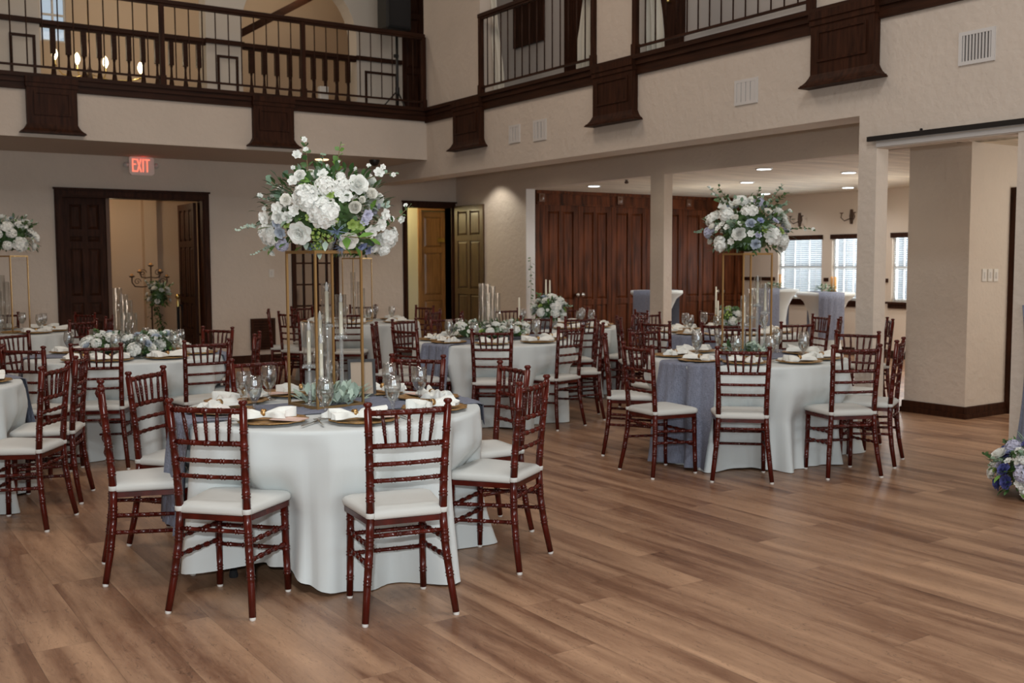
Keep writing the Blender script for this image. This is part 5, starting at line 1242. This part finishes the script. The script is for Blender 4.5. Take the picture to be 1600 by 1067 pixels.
for k in range(160): z = rg_.uniform(.05, 1.0); m.leaf(Vector((rg_.gauss(0, .04)+.05*math.sin(z*5), rg_.gauss(0, .03), z)), Vector((rg_.uniform(-1, 1), rg_.uniform(-1, 1), -.5)), Vector((0, 0, 1)), .07, .035)
m.build('trailing_leaves', LEAF, g)
q = PY(278, 470, 16.0); r = empty('stanchion_post', (q.x, 16.0, 0)); MB().lathe([(0, 0), (.15, 0), (.15, .015), (.03, .04), (.022, .06), (.022, .88)], 16).build('post', ROPE, r)
MB().lathe([(.024, .85), (.024, .93), (.012, .95), (.012, .96), (.035, .985), (.038, 1.005), (.03, 1.03), (0, 1.045)], 14).build('finial', BRASS, r); MB().tube([(0, 0, .88), (.06, .0, .86), (.09, .02, .6), (.16, .05, .42), (.4, .1, .40)], .018, 8).build('velvet_rope', ROPE, r)
tag(r, 'black stanchion with brass top and velvet rope inside the double doorway', 'stanchion')
# ivy strand at the arcade opening
r = empty('ivy_strand', (XA+.04, ya[0]-.06, 0)); m = MB(); rg_ = random.Random(4)
z0_, z1_ = PX(822, 402, XA).z, PX(822, 500, XA).z
MB().tube([(0, 0, z0_), (.01, .0, (z0_+z1_)/2), (0, -.01, .75)], .003, 5).build('stem', STEM, r)
for k in range(22): z = z0_-(z0_-z1_)*k/22; m.leaf(Vector((rg_.uniform(-.02, .02), 0, z)), Vector((rg_.uniform(-1, 1), rg_.uniform(-1, 0), -.4)), Vector((0, 0, 1)), .06, .045)
m.build('leaves', LEAF, r); tag(r, 'thin strand of dark ivy leaves beside the panelled doors', 'plant')
# ---- floor flowers at the right edge
q = PZ(1600, 775, 0); fc = Vector((6.42, 3.60)); 
r = rand_arr('floor_flowers', (fc.x, fc.y, 0), .25, .19, .155, [('peony', 6, .075), ('rose', 7, .06), ('deepblue', 7, .05), ('bluehyd', 6, .06), ('pale', 6, .05), ('blue', 8, .03), ('lilac', 12, .03), ('blossom', 12, .028), ('lime', 8, .03)], 'low white, violet and pale blue flower arrangement on the floor at the right edge', 71, leaves=220, sprigs=12, sprl=.10, zmin=-.5)
q = PX(1599, 640, XB-.1)
m = MB(); P = []
for i in range(12):
    z = .02+1.15*i/11; P.append([Vector((.02*math.sin(j*1.3)-.02, (j/12-.5)*(.26-.14*abs(math.sin(z*2.2))), z)) for j in range(13)])
m.grid(P); o = m.build('grey_drape', RUN, None, (XB-.06, PX(1608, 640, XB-.1).y, 0)); o.modifiers.new('s', 'SOLIDIFY').thickness = .006; tag(o, 'dusty blue fabric hanging on the wall at the right edge', 'fabric')

# ================================================================= lights
def area(name, loc, rot, sx, sy, e, col=(1, 1, 1), spread=None):
    l = bpy.data.lights.new(name, 'AREA'); l.shape = 'RECTANGLE'; l.size = sx; l.size_y = sy; l.energy = e; l.color = col
    if spread: l.spread = spread
    o = bpy.data.objects.new(name, l); C.objects.link(o); o.location = loc; o.rotation_euler = rot; return o
def point(name, loc, e, col, rad=.05):
    l = bpy.data.lights.new(name, 'POINT'); l.energy = e; l.color = col; l.shadow_soft_size = rad; o = bpy.data.objects.new(name, l); C.objects.link(o); o.location = loc; return o
def spot(name, loc, e, col, ang=1.6, blend=.6, rad=.06):
    l = bpy.data.lights.new(name, 'SPOT'); l.energy = e; l.color = col; l.spot_size = ang; l.spot_blend = blend; l.shadow_soft_size = rad; o = bpy.data.objects.new(name, l); C.objects.link(o); o.location = loc; return o
# unseen fill panels added in the rear wall openings, in place of daylight
for k, (a, b) in enumerate(((-4.6, -1.6), (-.2, 2.8), (4.2, 7.0))):
    area('window_daylight', ((a+b)/2, -6.05, 2.1), (PI/2, 0, 0), b-a, 2.6, 92, (.84, .94, 1))
# unseen fill panels added below the hall ceiling
for x, y, e, c_ in ((0, 0, 225, (.92, .97, 1)), (3.5, 3.0, 105, (1, .95, .90)), (0, 7, 75, (1, .82, .67)), (4.5, 9.5, 62, (1, .82, .67))): area('hall_ceiling_lamp', (x, y, ZT-.3), (0, 0, 0), 1.6, 1.6, e, c_)
for x, y, l in LP:
    spot('recessed_lamp', (x, y, ZC-.02), 34, (.97, .97, 1), 2.7, .8, .08)
# daylight behind the blinds of the side room
for k, (a, b) in enumerate(wins): area('blind_daylight', (XW+.35, (a+b)/2, (wz0+wz1)/2), (0, PI/2, 0), 1.1, b-a, 48, (.9, .96, 1))
for x, y, e in ((11.5, 3, 40), (12, 7.6, 60)): area('side_room_lamp', (x, y, ZC-.03), (0, 0, 0), .5, .5, e, (1, .95, .86))  # panels without a fixture, added to brighten the side room
for x, y in ((11.2, 11.2), (11.8, 9.0)): point('side_room_glow', (x, y, 1.75), 16, (1, .92, .80), .25)  # bare lights added in mid-air to lift the side room ceiling
# downlights under the balconies
q = PZ(503, 249, ZS); spot('soffit_lamp', (q.x, q.y, ZS-.03), 22, (1, .84, .66), 2.4, .8)
for x in (1.2, 3.6, 8.3): spot('soffit_lamp', (x, 14.25, ZS-.03), 9, (1, .84, .66), 2.4, .8)
spot('soffit_lamp', (8.62, 13.75, ZS-.03), 26, (1, .93, .80), 2.0, .35)
for y in (12.2, 9.6, 7.2): spot('soffit_lamp', (8.2, y, ZS-.03), 20, (1, .86, .68), 2.7, .9)
point('aisle_lamp', (8.3, 3.8, 2.2), 24, (1, .90, .78), .15); point('aisle_lamp', (10.2, 3.9, 1.9), 46, (1, .95, .86), .2)  # bare points added to brighten the block faces beyond the aisle
point('exit_glow', (PY(220, 245, YW).x, YW-.16, ZS-.025), .10, (1, .04, .03), .01)
point('vestibule_lamp', (3.7, 16.3, 2.4), 21, (1, .74, .47), .12); point('closet_lamp', (8.0, 15.7, 2.45), 22, (1, .85, .52), .1)
for px, py in bpx[:4]:
    q = PY(px, py, YCH); point('bulb_light', (q.x, q.y-.02, q.z+.14), 4, (1, .80, .55), .03)
point('stair_lamp', (4.5, 16.7, 6.3), 24, (1, .84, .64), .2); point('stair_lamp', (7.0, 16.9, 6.2), 16, (1, .80, .58), .2); area('gallery_lamp', (4, 14.2, 6.9), (0, 0, 0), 5, .6, 25, (1, .9, .78))
area('gallery_lamp', (8.35, 9.0, 6.9), (0, 0, 0), .6, 6, 30, (1, .93, .88))
# the photographer's flash, just left of and above the lens
fp = EYE-rt*.10-dn*.22+fw*.02; fo = area('camera_flash', fp, (0, 0, 0), .09, .06, 84, (.95, .98, 1)); fo.rotation_euler = co.matrix_world.to_euler()
W_ = bpy.data.worlds.new('world'); bpy.context.scene.world = W_; W_.use_nodes = True
bg = W_.node_tree.nodes['Background']; bg.inputs[0].default_value = (.78, .89, 1, 1); bg.inputs[1].default_value = .62
sc = bpy.context.scene
sc.view_settings.view_transform = 'Standard'; sc.view_settings.look = 'None'; sc.view_settings.gamma = 1; sc.view_settings.use_curve_mapping = False
sc.view_settings.exposure = 0.0
sc.cycles.use_denoising = True; sc.cycles.max_bounces = 8; sc.cycles.transparent_max_bounces = 24; sc.cycles.sample_clamp_indirect = 4; sc.cycles.caustics_reflective = False; sc.cycles.caustics_refractive = False
